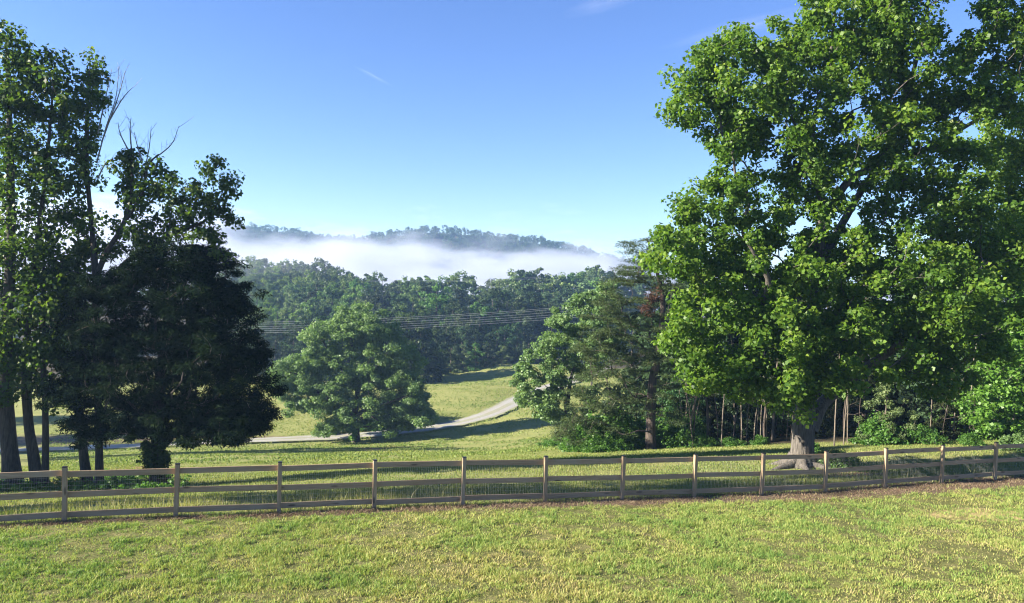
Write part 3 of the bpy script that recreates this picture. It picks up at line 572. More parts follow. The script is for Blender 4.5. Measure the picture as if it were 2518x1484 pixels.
B = [(222, 138, 20), (226, 175, 28), (212, 205, 24), (238, 225, 24), (215, 255, 34), (245, 262, 22), (190, 262, 14), (225, 300, 32), (195, 320, 30), (262, 258, 14), (200, 365, 36), (230, 370, 26), (182, 400, 36), (218, 415, 26), (200, 465, 40), (242, 450, 20), (180, 530, 32), (205, 560, 30), (255, 560, 28), (190, 610, 36), (250, 620, 30), (175, 660, 30),
     (322, 372, 13), (300, 410, 30), (330, 405, 24), (290, 450, 28), (322, 450, 36), (355, 430, 26), (385, 405, 18), (300, 500, 26), (340, 500, 36), (385, 455, 28), (400, 480, 30), (370, 530, 36), (410, 420, 16), (330, 560, 34), (300, 590, 26), (380, 590, 34), (420, 560, 28), (345, 620, 28), (410, 610, 26),
     (460, 450, 18), (452, 490, 28), (475, 500, 26), (445, 540, 30), (480, 545, 30), (500, 490, 24), (520, 435, 26), (528, 405, 12), (545, 455, 26), (560, 450, 18), (505, 470, 14), (530, 500, 28), (510, 540, 28), (545, 535, 24), (570, 540, 14), (490, 580, 26), (520, 590, 22), (545, 590, 12), (450, 590, 24), (530, 620, 14)]
trC = [trunk_line(28.6, 244, [(244, 1120, 0, .135), (241, 1000, 0, .125), (238, 850, 0, .125), (234, 670, 0, .12), (226, 560, 0, .09), (214, 420, 0, .075), (216, 280, 0, .05), (222, 150, 0, .015)], .15, 1.2),
       ([P(234, 690, 28.6), P(262, 620, 28.5), (P(300, 560, 28.4)), P(322, 490, 28.4), P(325, 420, 28.4), P(322, 350, 28.4)], [.11, .10, .085, .065, .045, .02]),
       ([P(240, 720, 28.6), P(300, 655, 28.8), P(370, 600, 28.9), P(440, 570, 28.8), P(510, 540, 28.7), P(545, 480, 28.7)], [.11, .10, .08, .065, .045, .02]),
       ([P(312, 540, 28.4), P(352, 470, 28.2), P(362, 410, 28.2), P(390, 380, 28.2)], [.06, .05, .04, .025])]
gumC, _, _ = tree('sweetgum_tree', 'tree', 'forked sweetgum with bare dead top twigs and a limb reaching right over the cedar', trC, blob_targets(B, 28.6, rng, 2.7, 1.1), M['bark_dark'], M['gum'], rng, 64, .36, .155, gk=dict(step=.45), lk=dict(gl, flat=.9, vbias=.05))
def twigs(paths, Y, r0, rng, side=5):
    T = Tubes()
    for pth in paths:
        q = np.array([P(a, b, Y+c) for a, b, c in [(p[0], p[1], p[2] if len(p) > 2 else 0) for p in pth]]); q = spline(q, len(q)*5)
        T.add(q, np.linspace(r0, .007, len(q)), 5)
        for i in range(4, len(q)-1, 2):
            d = nrm(q[min(i+1, len(q)-1)]-q[i-1]); s = nrm(rng.normal(0, 1, 3)*np.array([1, .7, .6])+[0, 0, .5]); L = rng.uniform(.25, .75)
            e = q[i]+d*L*.55+s*L*.6; m_ = (q[i]+e)/2+rng.normal(0, .04, 3); T.add([q[i], m_, e], [.009, .006, .004], 3)
            if rng.random() < .6: T.add([m_, m_+d*.18+rng.normal(0, .12, 3)], [.005, .003], 3)
    return T
td1 = twigs([[(238, 400), (262, 310, -.1), (285, 240), (292, 165)], [(250, 350), (290, 240), (308, 175)], [(262, 310), (300, 245), (326, 216)], [(240, 330), (262, 230), (275, 170)]], 28.6, .03, rng)
td2 = twigs([[(322, 355), (320, 320), (322, 290)], [(350, 440), (366, 370), (372, 310)], [(362, 400), (400, 375), (425, 350), (440, 310)], [(316, 370), (296, 330), (290, 300)], [(350, 400), (338, 360), (330, 325)], [(240, 440), (262, 400), (285, 390)]], 28.4, .032, rng)
for T in (td1, td2):
    q = tag(T.obj('dead_branch', M['dead'], gumC, np.array(gumC.location)), 'bare gray dead branch tips'); KIDS[gumC.name].append(q)
for k, (x_, y_, h_) in enumerate(((-23.0, 17.5, 19.5), (-27.5, 25.2, 10.0), (-52.0, 57.5, 23.0), (-50.0, 64.0, 21.0), (-84.0, 84.0, 23.0), (-90.0, 97.0, 24.0), (-80.0, 76.0, 20.0))):
    rng = np.random.default_rng(230+k); z_ = h1(x_, y_); w_ = 2.3 if k < 2 else 4.5; c = np.array([(x_+w_*a, y_+w_*.75*b, z_+h_*(.55+.42*q)) for a, b, q in nrm(rng.normal(0, 1, (230, 3)))*(rng.random((230, 1))**.35)])
    tree('sweetgum_tree', 'tree', ['leafy sweetgum beyond the left picture edge near the fence', 'shorter leafy sweetgum beyond the left picture edge', 'tall tree far down the slope beyond the left picture edge', 'second tall tree far down the slope beyond the left picture edge', 'tall tree beside the drive far beyond the left picture edge', 'tallest tree beyond the drive outside the left picture edge', 'nearer tall tree by the drive outside the left picture edge'][k], [([np.array([x_, y_, z_-.1]), np.array([x_, y_, z_+h_*.5]), np.array([x_, y_, z_+h_*.9])], [.22, .15, .04])], c, M['bark_dark'], M['gum'], rng, 60, .55 if k < 2 else .9, .17 if k < 2 else .3, gk=dict(step=.6), lk=gl)
# red cedar
rng = np.random.default_rng(22)
B = [(455, 635, 34), (500, 640, 38), (545, 612, 16), (560, 640, 24), (520, 650, 40), (415, 640, 34), (365, 655, 36), (330, 680, 36), (290, 680, 26), (300, 730, 44), (260, 730, 30), (580, 680, 30), (590, 720, 36), (605, 780, 36), (555, 760, 70), (480, 740, 90), (390, 760, 100), (290, 810, 60), (245, 840, 44), (610, 850, 44), (640, 880, 28), (625, 930, 44), (648, 985, 22), (630, 1030, 36), (570, 880, 90), (480, 900, 110), (370, 900, 110), (270, 930, 64), (225, 960, 32), (590, 1020, 56), (520, 1030, 58), (440, 1020, 62), (340, 1030, 58), (265, 1030, 40), (215, 880, 40), (205, 800, 46), (190, 930, 30), (235, 1010, 26), (395, 1060, 30), (560, 1075, 28), (620, 1075, 22), (300, 1080, 22), (640, 1060, 18), (460, 1075, 22)]
B = [(b[0]-((0 if b[0] < 450 else 20) if b[1] < 720 and b[0] < 540 else 0 if b[0] < 540 else 46 if b[1] < 720 else 34 if b[1] < 800 else 26 if b[1] < 900 else 12), b[1], b[2]) for b in B]+[(622, 1070, 20), (596, 1086, 20), (560, 1092, 18), (520, 1086, 18), (480, 1084, 16), (440, 1080, 18), (634, 1040, 18), (330, 1082, 18), (270, 1078, 16)]
B = [(b[0], b[1]-max(0, b[1]+b[2]-1074), b[2]) for b in B]
cd_t = blob_targets(B, 29, rng, 6.6, 2.9, .33, .12)
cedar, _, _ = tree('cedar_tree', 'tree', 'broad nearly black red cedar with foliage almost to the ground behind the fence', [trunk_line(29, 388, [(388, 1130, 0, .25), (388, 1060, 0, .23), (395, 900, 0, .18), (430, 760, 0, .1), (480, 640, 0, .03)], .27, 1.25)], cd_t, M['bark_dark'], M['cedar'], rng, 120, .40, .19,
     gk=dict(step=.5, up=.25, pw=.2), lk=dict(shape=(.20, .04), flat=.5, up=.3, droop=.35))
# ------------------------------------------------------------------ woodland, seen as single trees
def forest_variant(name, seed, h, wfrac, base, nclump, per, leaf, mat, bark, kind='round', spread=.95):
    r = np.random.default_rng(seed); root = empty(name, (0, 0, 0))
    R_ = h*wfrac/2; c = []
    if kind == 'cone':
        while len(c) < nclump:
            u = r.random(); prof = max(.08, 1-u)**.8
            if r.random() > prof*prof+.1: continue
            a = r.uniform(0, 2*math.pi); q = prof*(r.random()**.28); c.append((math.cos(a)*q*R_, math.sin(a)*q*R_, (base+(1-base)*u)*h-.03*h))
    else:
        nl = 15 if kind == 'round' else 13; lob = []
        for k in range(nl):
            u = (k+.6)/nl; ctr, wd = (.38, .66) if kind == 'round' else (.45, .62)
            prof = math.sqrt(max(.02, 1-((u-ctr)/wd)**2)); a = k*2.4+seed+r.normal(0, .3); q = prof*R_*(.62 if u < .85 else .35)*r.uniform(.75, 1.15)
            lr = R_*(.50-.18*u)*r.uniform(.8, 1.25); lob.append((math.cos(a)*q, math.sin(a)*q, (base+(1-base)*u)*h-lr*.55, lr))
        w = np.array([q[3]**2 for q in lob]); w = w/w.sum()
        for k in r.choice(nl, nclump, p=w):
            g = nrm(r.normal(0, 1, 3)+np.array([0, 0, .55])); x_, y_, z_, lr = lob[k]; g = g*lr*r.uniform(.75, 1.08)
            c.append((x_+g[0], y_+g[1], max(z_+g[2]*.8, base*h*.5)))
    c = np.array(c); tr = h*.016
    T, td = grow([([np.array([0, 0, -.3]), np.array([.02*h*math.sin(seed), 0, .35*h]), np.array([0, .015*h, .65*h]), np.array([0, 0, .93*h])], [tr*1.3, tr*.95, tr*.6, .04])], c, r, step=h*.05, tip=.02, up=.8 if kind != 'cone' else .1)
    a = T.obj('trunk', bark, root); b = leaves('crown', c, r, per, spread, leaf, mat, root, np.zeros(3), shape=(.9, .12), flat=.75 if kind != 'cone' else .35, up=.35, nb=.7, nj=.45)
    kids(root, a, b); return root
V = {}
V['a'] = forest_variant('forest_tree', 31, 18, .72, .12, 152, 56, .44, M['wood_a'], M['bark_dark'])
V['b'] = forest_variant('forest_tree', 32, 18, .60, .15, 137, 56, .44, M['wood_b'], M['bark_dark'], 'tall')
V['c'] = forest_variant('forest_tree', 33, 18, .78, .10, 159, 56, .44, M['wood_c'], M['bark_dark'])
V['d'] = forest_variant('forest_tree', 34, 18, .55, .2, 130, 56, .44, M['wood_c'], M['bark_dark'], 'tall')
V['e'] = forest_variant('forest_tree', 35, 18, .85, .10, 174, 56, .44, M['wood_a'], M['bark_dark'])
V['g'] = forest_variant('forest_tree', 37, 18, .66, .14, 145, 56, .44, M['wood_b'], M['bark_dark'])
V['p'] = forest_variant('pine_tree', 36, 18, .42, .2, 95, 70, .42, M['wood_p'], M['bark_pine'], 'cone')
V['s'] = forest_variant('understory_tree', 38, 8, .85, .08, 70, 110, .24, M['wood_b'], M['bark_pale'], 'tall', .6)
V['t'] = forest_variant('understory_tree', 39, 8, .95, .05, 75, 110, .24, M['wood_a'], M['bark_pale'], 'round', .6)
V['q'] = forest_variant('pine_tree', 40, 9, .7, .12, 80, 120, .24, M['wood_p'], M['bark_pine'], 'round', .6)
VH = {k: 18 for k in V}; VH.update(s=8, t=8, q=9)
used = set()
def plant(v, x, y, h, label, cat, group, wid=1.0, z=None):
    r = V[v]
    if v in used: r = copy_tree(V[v])
    used.add(v)
    s = h/VH[v]; r.location = (x, y, (h1(x, y) if z is None else z)-.1); r.scale = (s*wid, s*wid, s)
    r.rotation_euler = (0, 0, FR.uniform(0, 6.28)); tag(r, label, cat, group); return r
FR = random.Random(3)
def skyline(lst, label, group, cat='tree', vs='abcdeg'):
    for q in lst:
        px, py, Y = q[:3]; v = q[3] if len(q) > 3 else FR.choice(vs); w = q[4] if len(q) > 4 else FR.uniform(.85, 1.15)
        t = P(px, py, Y); z = h1(t[0], t[1]); h = max(5, t[2]-z)
        lab = q[5] if len(q) > 5 else label
        if h > 24: z = t[2]-24; z = max(z, h1(t[0], t[1])); h = t[2]-z
        plant(v, t[0], t[1], t[2]-h1(t[0], t[1]), lab, cat, None if len(q) > 5 else group, w)
cxy = lambda a, b: (524.6+.4166*a, 511.4+.4166*b)
# wooded knoll at the left, below the fog
kn = [(90, 330, 262), (130, 310, 262), (170, 298, 265), (205, 310, 262), (242, 282, 262, 'd'), (285, 318, 258), (312, 300, 262), (345, 318, 256), (385, 322, 256), (420, 325, 252), (442, 312, 255), (490, 308, 252), (525, 325, 250), (560, 335, 248), (600, 330, 245), (642, 296, 245, 'd'), (690, 328, 242), (730, 345, 238), (768, 360, 234), (790, 385, 228), (130, 370, 236), (190, 380, 232), (250, 360, 236), (300, 370, 230), (360, 355, 234), (420, 370, 228), (470, 365, 230), (540, 380, 224), (600, 380, 224), (660, 370, 224), (720, 390, 218), (770, 420, 214), (150, 430, 212), (220, 440, 208), (290, 425, 210), (350, 430, 206), (410, 400, 208, 'd'), (470, 440, 202), (530, 430, 204), (590, 440, 200), (650, 430, 200), (190, 500, 192), (260, 490, 190), (330, 490, 190), (400, 480, 192, 'c'), (450, 500, 188)]
skyline([(*cxy(a[0], a[1]), *a[2:]) for a in kn], 'leafy tree among the hazy wooded knoll left of the fog bank', 'trees on the hazy wooded knoll')
lf = [(px, py, Y) for px, py, Y in [(-60, 700, 210), (0, 690, 220), (50, 705, 205), (100, 690, 220), (150, 700, 210), (200, 690, 225), (250, 690, 220), (300, 680, 230), (350, 680, 240), (400, 670, 245), (450, 662, 250), (500, 655, 255), (550, 650, 255), (-30, 790, 170), (40, 800, 165), (110, 795, 168), (180, 790, 170), (250, 790, 168), (330, 780, 172), (420, 770, 172), (500, 760, 178), (560, 740, 182)]]
skyline(lf, 'dim forest tree glimpsed between the dark left trunks', 'forest trees behind the left trees')
ct = [(860, 420, 205, 'a'), (905, 395, 215), (950, 376, 225, 'd', .9, 'pale spiky-topped tree rising above the left middle of the forest skyline'), (1000, 405, 222), (1060, 440, 200), (1105, 425, 208), (1142, 404, 212, 'd'), (1190, 412, 210), (1240, 405, 214), (1290, 425, 208), (1335, 400, 212), (1395, 402, 214, 'd'), (1440, 395, 218, 'd'), (1490, 372, 220, 'd', 1.0, 'tallest feathery tree on the middle of the forest skyline under the fog'), (1535, 440, 225, 'b'), (1580, 478, 235, 'd'), (1625, 418, 262, 'd', .9, 'pale faded tree standing alone in the gap of the forest skyline'), (1690, 430, 215), (1750, 378, 225), (1795, 372, 228, 'd'), (1835, 372, 226), (1880, 385, 222), (1925, 362, 225, 'a', 1.1), (1990, 395, 222), (2050, 398, 222), (2090, 390, 226), (2150, 384, 230), (2200, 362, 235), (2240, 350, 250, 'd'), (2290, 345, 250), (2330, 380, 245), (2380, 370, 250), (2450, 380, 250), (2520, 380, 250), (2600, 390, 240)]
skyline([(*cxy(a[0], a[1]), *a[2:]) for a in ct], 'hazy tree on the forest skyline below the fog bank', 'skyline trees of the forest')
m2 = [(480, 560, 176, 'c', 1.1), (560, 440, 188, 'g'), (610, 440, 186, 'p', 1.5, 'brownish pine among the green trees right of the hazy knoll'), (700, 450, 182, 'a'), (770, 430, 186, 'e'), (850, 470, 180, 'c'), (930, 470, 178), (1000, 480, 176, 'g'), (1060, 500, 176), (1110, 470, 178, 'c'), (1180, 455, 180), (1260, 470, 182, 'b'), (1450, 480, 182, 'b'), (1540, 520, 182, 'b'), (1600, 500, 186, 'g'), (1740, 470, 186, 'b'), (1800, 440, 192), (1870, 455, 190, 'b'), (1950, 450, 192), (2010, 470, 188, 'g'), (2080, 460, 190, 'b'), (2150, 450, 192), (2220, 440, 195, 'c'), (2290, 430, 195, 'c'), (2360, 450, 190)]
skyline([(*cxy(a[0], a[1]), *a[2:]) for a in m2], 'full green tree in the middle rows of the far forest', 'middle row forest trees')
fr_ = [(230, 585, 158, 'c', 1.0, 'bright yellow green tree at the forest edge just right of the dark cedar'), (300, 555, 164, 'c', .8), (380, 590, 162, 'c'), (450, 600, 160, 'a'), (520, 570, 162, 'c', 1.2), (600, 540, 165, 'a', 1.2), (680, 530, 166, 'e'), (760, 530, 164), (840, 540, 163, 'c'), (930, 540, 163), (1010, 560, 162, 'g'), (1080, 560, 160, 'b'), (1180, 530, 160, 'c'), (1320, 455, 164, 'e', 1.0, 'broadest rounded tree at the forest edge behind the power lines'), (1420, 540, 160, 'a'), (1500, 600, 158, 'g'), (1580, 560, 162, 'a'), (1650, 475, 166, 'b', 1.15, 'tall dense tree at the forest edge right of the broadest one'), (1730, 490, 166, 'b'), (1820, 520, 165, 'b'), (1900, 500, 168, 'b'), (1980, 540, 166, 'g'), (2080, 530, 170, 'b'), (2180, 520, 172, 'b'), (2300, 520, 172, 'b')]
skyline([(*cxy(a[0], a[1]), *a[2:]) for a in fr_], 'shaded tree in the front row of the forest along the far field', 'front row forest trees')
ed = [(px, py, Y) for px, py, Y in [(640, 840, 149), (670, 850, 148), (700, 845, 149), (1050, 850, 143), (1080, 860, 141), (1110, 850, 143), (1140, 850, 143), (1170, 845, 144), (1200, 850, 145), (1235, 850, 148), (1270, 845, 150), (1300, 840, 152), (1340, 845, 154), (760, 850, 149), (820, 850, 149), (960, 850, 147)]]
skyline(ed, 'low dark understory tree at the foot of the far forest', 'understory along the far forest edge', vs='st')
skyline([(px+FR.uniform(-8, 8), FR.uniform(780, 822), Y+FR.uniform(4, 8)) for px, py, Y in ed+[(1020, 0, 140), (1095, 0, 143), (1155, 0, 145), (1220, 0, 149), (1290, 0, 153), (890, 0, 148), (720, 0, 150), (600, 0, 150)]], 'middling dark tree just inside the edge of the far forest', 'middling trees inside the far forest edge', vs='bg')
skyline([(680, 800, 136, 'b'), (725, 790, 134, 'g'), (770, 770, 132, 'b', 1.2), (815, 765, 131, 'g', 1.2), (860, 760, 130, 'b', 1.3), (905, 765, 131, 'g', 1.2), (950, 762, 131, 'b', 1.2), (1000, 770, 132, 'a', 1.2), (1040, 800, 134, 'g', 1.1), (1075, 815, 137, 'b'), (640, 790, 139, 'g'), (990, 840, 128, 't', 1.2), (1045, 850, 131, 's', 1.2)], 'dark tree of the forest tongue behind the lone oak', 'trees of the forest tongue behind the oak')
# wood behind the tulip tree
rw = [(1700, 640, 52, 'g'), (1790, 600, 56, 'b'), (1880, 620, 52, 'g'), (1960, 640, 50, 'p'), (2050, 600, 54, 'b'), (2140, 640, 49, 'p'), (2230, 600, 50, 'g'), (2330, 620, 46, 'b'), (2420, 560, 46, 'g'), (2500, 500, 46, 'b'), (2580, 480, 44, 'g'), (1740, 700, 66, 'b'), (1900, 690, 66, 'g'), (2060, 690, 64, 'b'), (2240, 680, 60, 'g'), (2420, 660, 58, 'b'), (1640, 700, 62, 'g'), (2560, 640, 56, 'g'), (1560, 760, 70, 'g'), (2300, 690, 70, 'g'), (2140, 690, 74, 'b'), (1980, 690, 78, 'b'), (1820, 690, 78, 'g')]
skyline(rw, 'shadowy tree of the wood behind the huge tulip tree', 'trees of the wood at the right')
ru = [(1690, 930, 46, 's'), (1750, 960, 47, 'q'), (1810, 940, 46, 's'), (1870, 950, 47, 'q'), (1930, 940, 48, 's'), (2060, 930, 46, 't'), (2110, 960, 46, 's'), (2040, 980, 47, 'q'), (2330, 960, 40, 'q', 1.1, 'feathery olive green young pine left of the bright maple'), (2400, 900, 42, 't'), (2280, 900, 48, 's'), (2360, 860, 47, 'q'), (2450, 880, 44, 's'), (2560, 900, 42, 't'), (1650, 960, 47, 't'), (1990, 960, 50, 'q'), (2250, 960, 52, 's'), (1840, 990, 52, 's'), (1720, 1000, 52, 't'), (2150, 900, 50, 's')]
ru += [(px_, 930+(i_ % 3)*25, 55+(i_ % 4)*2.5, 'stq'[i_ % 3]) for i_, px_ in enumerate(range(1640, 2480, 46))]
skyline(ru, 'dim understory tree inside the wood at the right', 'understory of the wood at the right')
skyline([(2180, 940, 38.5, 't', 1.0, 'sunlit light green understory tree right of the tulip tree trunk')], '', '')
# far ridge: one mass of crowns
rng = np.random.default_rng(50); RC = []
rx = np.array([P(a, b, 700)[0] for a, b in RIDGE]); rz = np.array([P(a, b, 700)[2] for a, b in RIDGE])
for k in range(2600):
    x = rng.uniform(-420, 300); y = rng.uniform(640, 712)
    RC.append((x, y))
RC = np.array(RC); RZ = H(RC[:, 0], RC[:, 1])
hh = rng.uniform(5.5, 9.5, len(RC)); cc = []
for (x, y), z, h in zip(RC, RZ, hh):
    n = 5; g = nrm(rng.normal(0, 1, (n, 3))); cc.append(np.array([x, y, z+h*.62])+g*np.array([h*.28, h*.28, h*.26]))
cc = np.concatenate(cc)
ridge = leaves('ridge_forest', cc, rng, 26, 1.7, 1.0, M['wood_b'], None, np.zeros(3), shape=(.8, .16), flat=.85, up=.5)
tag(ridge, 'dark wooded ridge crest rising above the fog bank', 'forest', kind='stuff')
# ------------------------------------------------------------------ shrubs, saplings, undergrowth
def shrub_variant(name, seed, R_, h, n, per, leaf, mat, spread=.3):
    r = np.random.default_rng(seed); root = empty(name, (0, 0, 0)); c = []
    while len(c) < n:
        g = r.uniform(-1, 1, 3); g[2] = abs(g[2])
        if np.linalg.norm(g) < 1 and np.linalg.norm(g) > .35: c.append((g[0]*R_*(1+.3*math.sin(seed+3*g[1])), g[1]*R_, .1+g[2]*h))
    c = np.array(c); T, td = grow([([np.array([0, 0, -.1]), np.array([0.02, 0, h*.25]), np.array([0, .03, h*.5])], [.03, .02, .01])], c, r, step=.2, tip=.005)
    a = T.obj('stem', M['bark_dark'], root); b = leaves('foliage', c, r, per, spread, leaf, mat, root, np.zeros(3), shape=(.75, .14), flat=.8, up=.5); kids(root, a, b); return root
V['u'] = shrub_variant('shrub', 61, 1.1, 1.5, 75, 60, .12, M['shrub']); V['w'] = shrub_variant('shrub', 62, 1.0, 1.2, 65, 60, .11, M['oak']); V['x'] = shrub_variant('shrub', 63, 1.3, 1.0, 70, 60, .10, M['shrub'])
VH.update(u=1.5, w=1.2, x=1.0)
def shrubs(lst, label, group):
    for q in lst:
        px, Y, h = q[:3]; v = q[3] if len(q) > 3 else FR.choice('uwx'); g = gp(px, Y); lab = q[4] if len(q) > 4 else label
        plant(v, g[0], g[1], h, lab, 'shrub', None if len(q) > 4 else group, FR.uniform(.8, 1.15)*(1.25 if h < .8 else 1)*(.8 if h > 2 else 1), g[2])
shrubs([(1440, 44, 1.4), (1465, 43, 1.9), (1490, 43.5, 2.1), (1520, 43, 2.0), (1545, 42.6, 1.5), (1500, 41.4, 1.0, 'x'), (1455, 42, .9, 'x'), (1480, 41, .7, 'x'), (1570, 43.4, 1.8), (1640, 42.6, 1.3), (1665, 43.5, 1.7), (1690, 42.5, 1.0), (1425, 46, .8, 'x'), (1400, 52, .7, 'x'), (1375, 54, .6, 'x'), (1350, 55, .5, 'x'), (1430, 50, .9, 'x')], 'bright green shrub crowded round the foot of the scraggly pine', 'shrubs at the foot of the pine')
shrubs([(1735, 42, .6, 'x'), (1800, 41.6, .5, 'x'), (1870, 41.5, .6), (2145, 38.5, 1.2, 'u'), (2165, 37.8, 1.5, 'u'), (2215, 37.8, .8, 'u'), (2262, 37.3, .9, 'x'), (2385, 36, .7), (2500, 34, .8), (2540, 33.5, 1.0)], 'leafy shrub along the foot of the right wood', 'shrubs along the right wood edge')
shrubs([(2000, 29.3, .45, 'w', 'dark green weed clump at the right foot of the tulip tree'), (2050, 28.8, .75, 'w', 'low spreading dark bush right of the tulip tree trunk'), (2085, 28.6, .55, 'x', 'lowest flat bush at the right end of the tulip tree clump'), (1993, 31.5, .8, 'u', 'small sunlit bush peeping out behind the tulip tree trunk')], '', '')
shrubs([(930, 94, 2.2, 'w'), (965, 95, 2.6, 'w'), (1000, 95.5, 3.0, 'w'), (1030, 97, 2.6, 'w'), (905, 92, 1.6, 'u'), (845, 92, 1.2, 'x'), (820, 90, 1.0, 'w'), (800, 90.5, .8, 'x'), (1048, 94.5, 1.8, 'w'), (985, 95, 2.8, 'u'), (945, 94, 2.4, 'u')], 'dark roadside bush behind the lone oak', 'bushes along the drive behind the oak')
# vines on trunks
def vine(px, Y, py0, py1, wpx, label, seed, mat):
    r = np.random.default_rng(seed); c = np.array([P(px+r.normal(0, wpx), r.uniform(py0, py1), Y-.12+r.normal(0, .1)) for _ in range(45)])
    tag(leaves('vine', c, r, 22, .22, .13 if Y < 40 else .3, mat, None, np.zeros(3), shape=(.8, .14)), label, 'vine')
vine(368, 28.7, 1090, 1165, 9, 'leafy vine on the left side of the dark cedar trunk', 71, M['gum']); vine(404, 28.7, 1080, 1190, 4, 'thin leafy vine on the right side of the dark cedar trunk', 72, M['gum']); vine(868, 84.4, 1040, 1082, 3.5, 'yellow green vine climbing the lone oak trunk', 73, M['maple'])
# thin stems in the right wood
rng = np.random.default_rng(80)
for k in range(34):
    px = rng.uniform(1660, 1960) if k < 22 else (rng.uniform(2030, 2150) if k < 28 else rng.uniform(2250, 2420)); Y = rng.uniform(41.5, 45) if px < 1970 else rng.uniform(37.5, 42)
    g = gp(px, Y, -.05); hgt = rng.uniform(3.2, 6.5); ln = rng.normal(0, .35, 2); r0 = rng.uniform(.018, .05) if k % 7 else .09
    q = spline([g, g+[ln[0]*.3, ln[1]*.2, hgt*.35], g+[ln[0]*.8+rng.normal(0, .08), ln[1]*.5, hgt*.7], g+[ln[0]*1.4, ln[1], hgt]], 10)
    T = Tubes(); T.add(q, np.linspace(r0, r0*.35, 10), 6)
    for j in range(rng.integers(2, 6)):
        i = rng.integers(3, 9); d = rng.normal(0, .35, 3); d[2] = abs(d[2])*.5; T.add([q[i], q[i]+d, q[i]+d*1.8+[0, 0, rng.normal(.05, .1)]], [.010, .007, .004], 3)
    o = T.obj('sapling', M['bark_pale'] if k % 3 else M['bark_pine'], None, g); o.location = g
    tag(o, 'thin bare sapling stem standing in the dark of the right wood', 'sapling', 'bare saplings in the right wood')
# weeds below the left trees: nobody could count them
rng = np.random.default_rng(81); c = []
for k in range(520):
    px = rng.uniform(-60, 460)**1.0; Y = rng.uniform(26.6, 29.6); g = gp(px, Y); c.append(g+[0, 0, abs(rng.normal(.05, .09))*(2.6 if rng.random() < .10 else 1)])
for k in range(110):
    px = rng.normal(300, 40); Y = rng.normal(31, 1.5); g = gp(px, Y); c.append(g+[0, 0, rng.uniform(.03, .3)])
und = leaves('undergrowth', np.array(c), rng, 26, .17, .10, M['shrub'], None, np.zeros(3), shape=(.7, .12), up=.7); tag(und, 'leafy weeds growing round the feet of the left trees', 'weeds', kind='stuff')
# pale stones at the right
for k, (px, Y, s) in enumerate([(2412, 34.6, .07), (2425, 34.8, .10), (2441, 34.4, .07), (2460, 34.5, .12), (2475, 34.9, .08), (2491, 34.4, .11), (2505, 34.6, .09), (2520, 34.8, .10)]):
    import bmesh
    bm = bmesh.new(); bmesh.ops.create_icosphere(bm, subdivisions=3, radius=1); r = np.random.default_rng(90+k); ax = r.normal(0, 1, (5, 3)); ax = nrm(ax)
    for v in bm.verts:
        for a in ax:
            d = v.co.dot(Vector(a)); 
            if d > .62: v.co -= Vector(a)*(d-.62)
        v.co = Vector((v.co.x*s*1.5, v.co.y*s*1.1, v.co.z*s*.8))
    o = obj_of('rock', bm_data('rock', bm, M['rock'])); g = gp(px, Y, s*.25); o.location = g; o.rotation_euler = (0, 0, k)
    tag(o, 'pale stone in the row at the foot of the bright maple', 'rock', 'pale stones by the maple')
# slab beside the drive
g = gp(225, 84.0, .12); o = obj_of('concrete_slab', bm_data('concrete_slab', box_mesh(1.15, .6, .45, .03), M['concrete'])); o.location = g
tag(o, 'small pale concrete slab by the gravel drive between two dark left trunks', 'concrete slab')
# ------------------------------------------------------------------ power lines
YL = 128
pl_ = [(793, 766), (799, 770), (804, 776.5), (809, 783), (814, 788), (819, 794)]
ends = []
for i, (a, b) in enumerate(pl_):
    A = P(300, a+8, YL+8); Bp = P(1462, b-8, YL-4); A[1] += (i % 2)*.5; Bp[1] += (i % 2)*.5; ends.append((A, Bp))
    s = np.linspace(0, 1, 40)[:, None]; q = A+(Bp-A)*s; q[:, 2] -= 4*1.0*(s*(1-s))[:, 0]
    # the middle of the span hangs about a metre below the straight line
    q[:, 2] += 0.55
    T = Tubes(); T.add(q, [.010]*40, 5); o = T.obj('power_line', M['cable'])
    tag(o, 'thin power line crossing in front of the far forest, %s' % ['topmost of six', 'second from the top', 'third from the top', 'third from the bottom', 'second from the bottom', 'lowest of six'][i], 'power line', 'power lines across the valley')
for px, py, w in ((941, 689, 0), (941, 692, 0)):
    A = P(905, py+.5, 205); Bp = P(1330, py-7, 212); s = np.linspace(0, 1, 24)[:, None]; q = A+(Bp-A)*s; q[:, 2] -= 2*(s*(1-s))[:, 0]
    T = Tubes(); T.add(q, [.017]*24, 4); o = T.obj('power_line', M['cable']); tag(o, 'faint distant power line against the fog above the forest skyline', 'power line', 'distant power lines against the fog')
for j, lab in ((0, 'wooden utility pole behind the dark cedar'), (1, 'wooden utility pole behind the broadleaf tree by the drive')):
    E_ = np.array([e[j] for e in ends]); c = E_.mean(0); z0 = h1(c[0], c[1]); root = empty('utility_pole', (c[0], c[1]+.25, z0), lab, 'utility pole')
    T = Tubes(); T.add([[c[0], c[1]+.25, z0-.3], [c[0], c[1]+.25, E_[:, 2].max()+.6]], [.17, .12], 10); T.obj('pole', M['bark_pine'], root, np.array(root.location))
    for k in range(0, 6, 2):
        zz = E_[k:k+2, 2].mean()-.1; T = Tubes(); T.add([[c[0], c[1]-1.2, zz], [c[0], c[1]+1.7, zz]], [.06, .06], 6); T.obj('crossarm', M['bark_pine'], root, np.array(root.location))
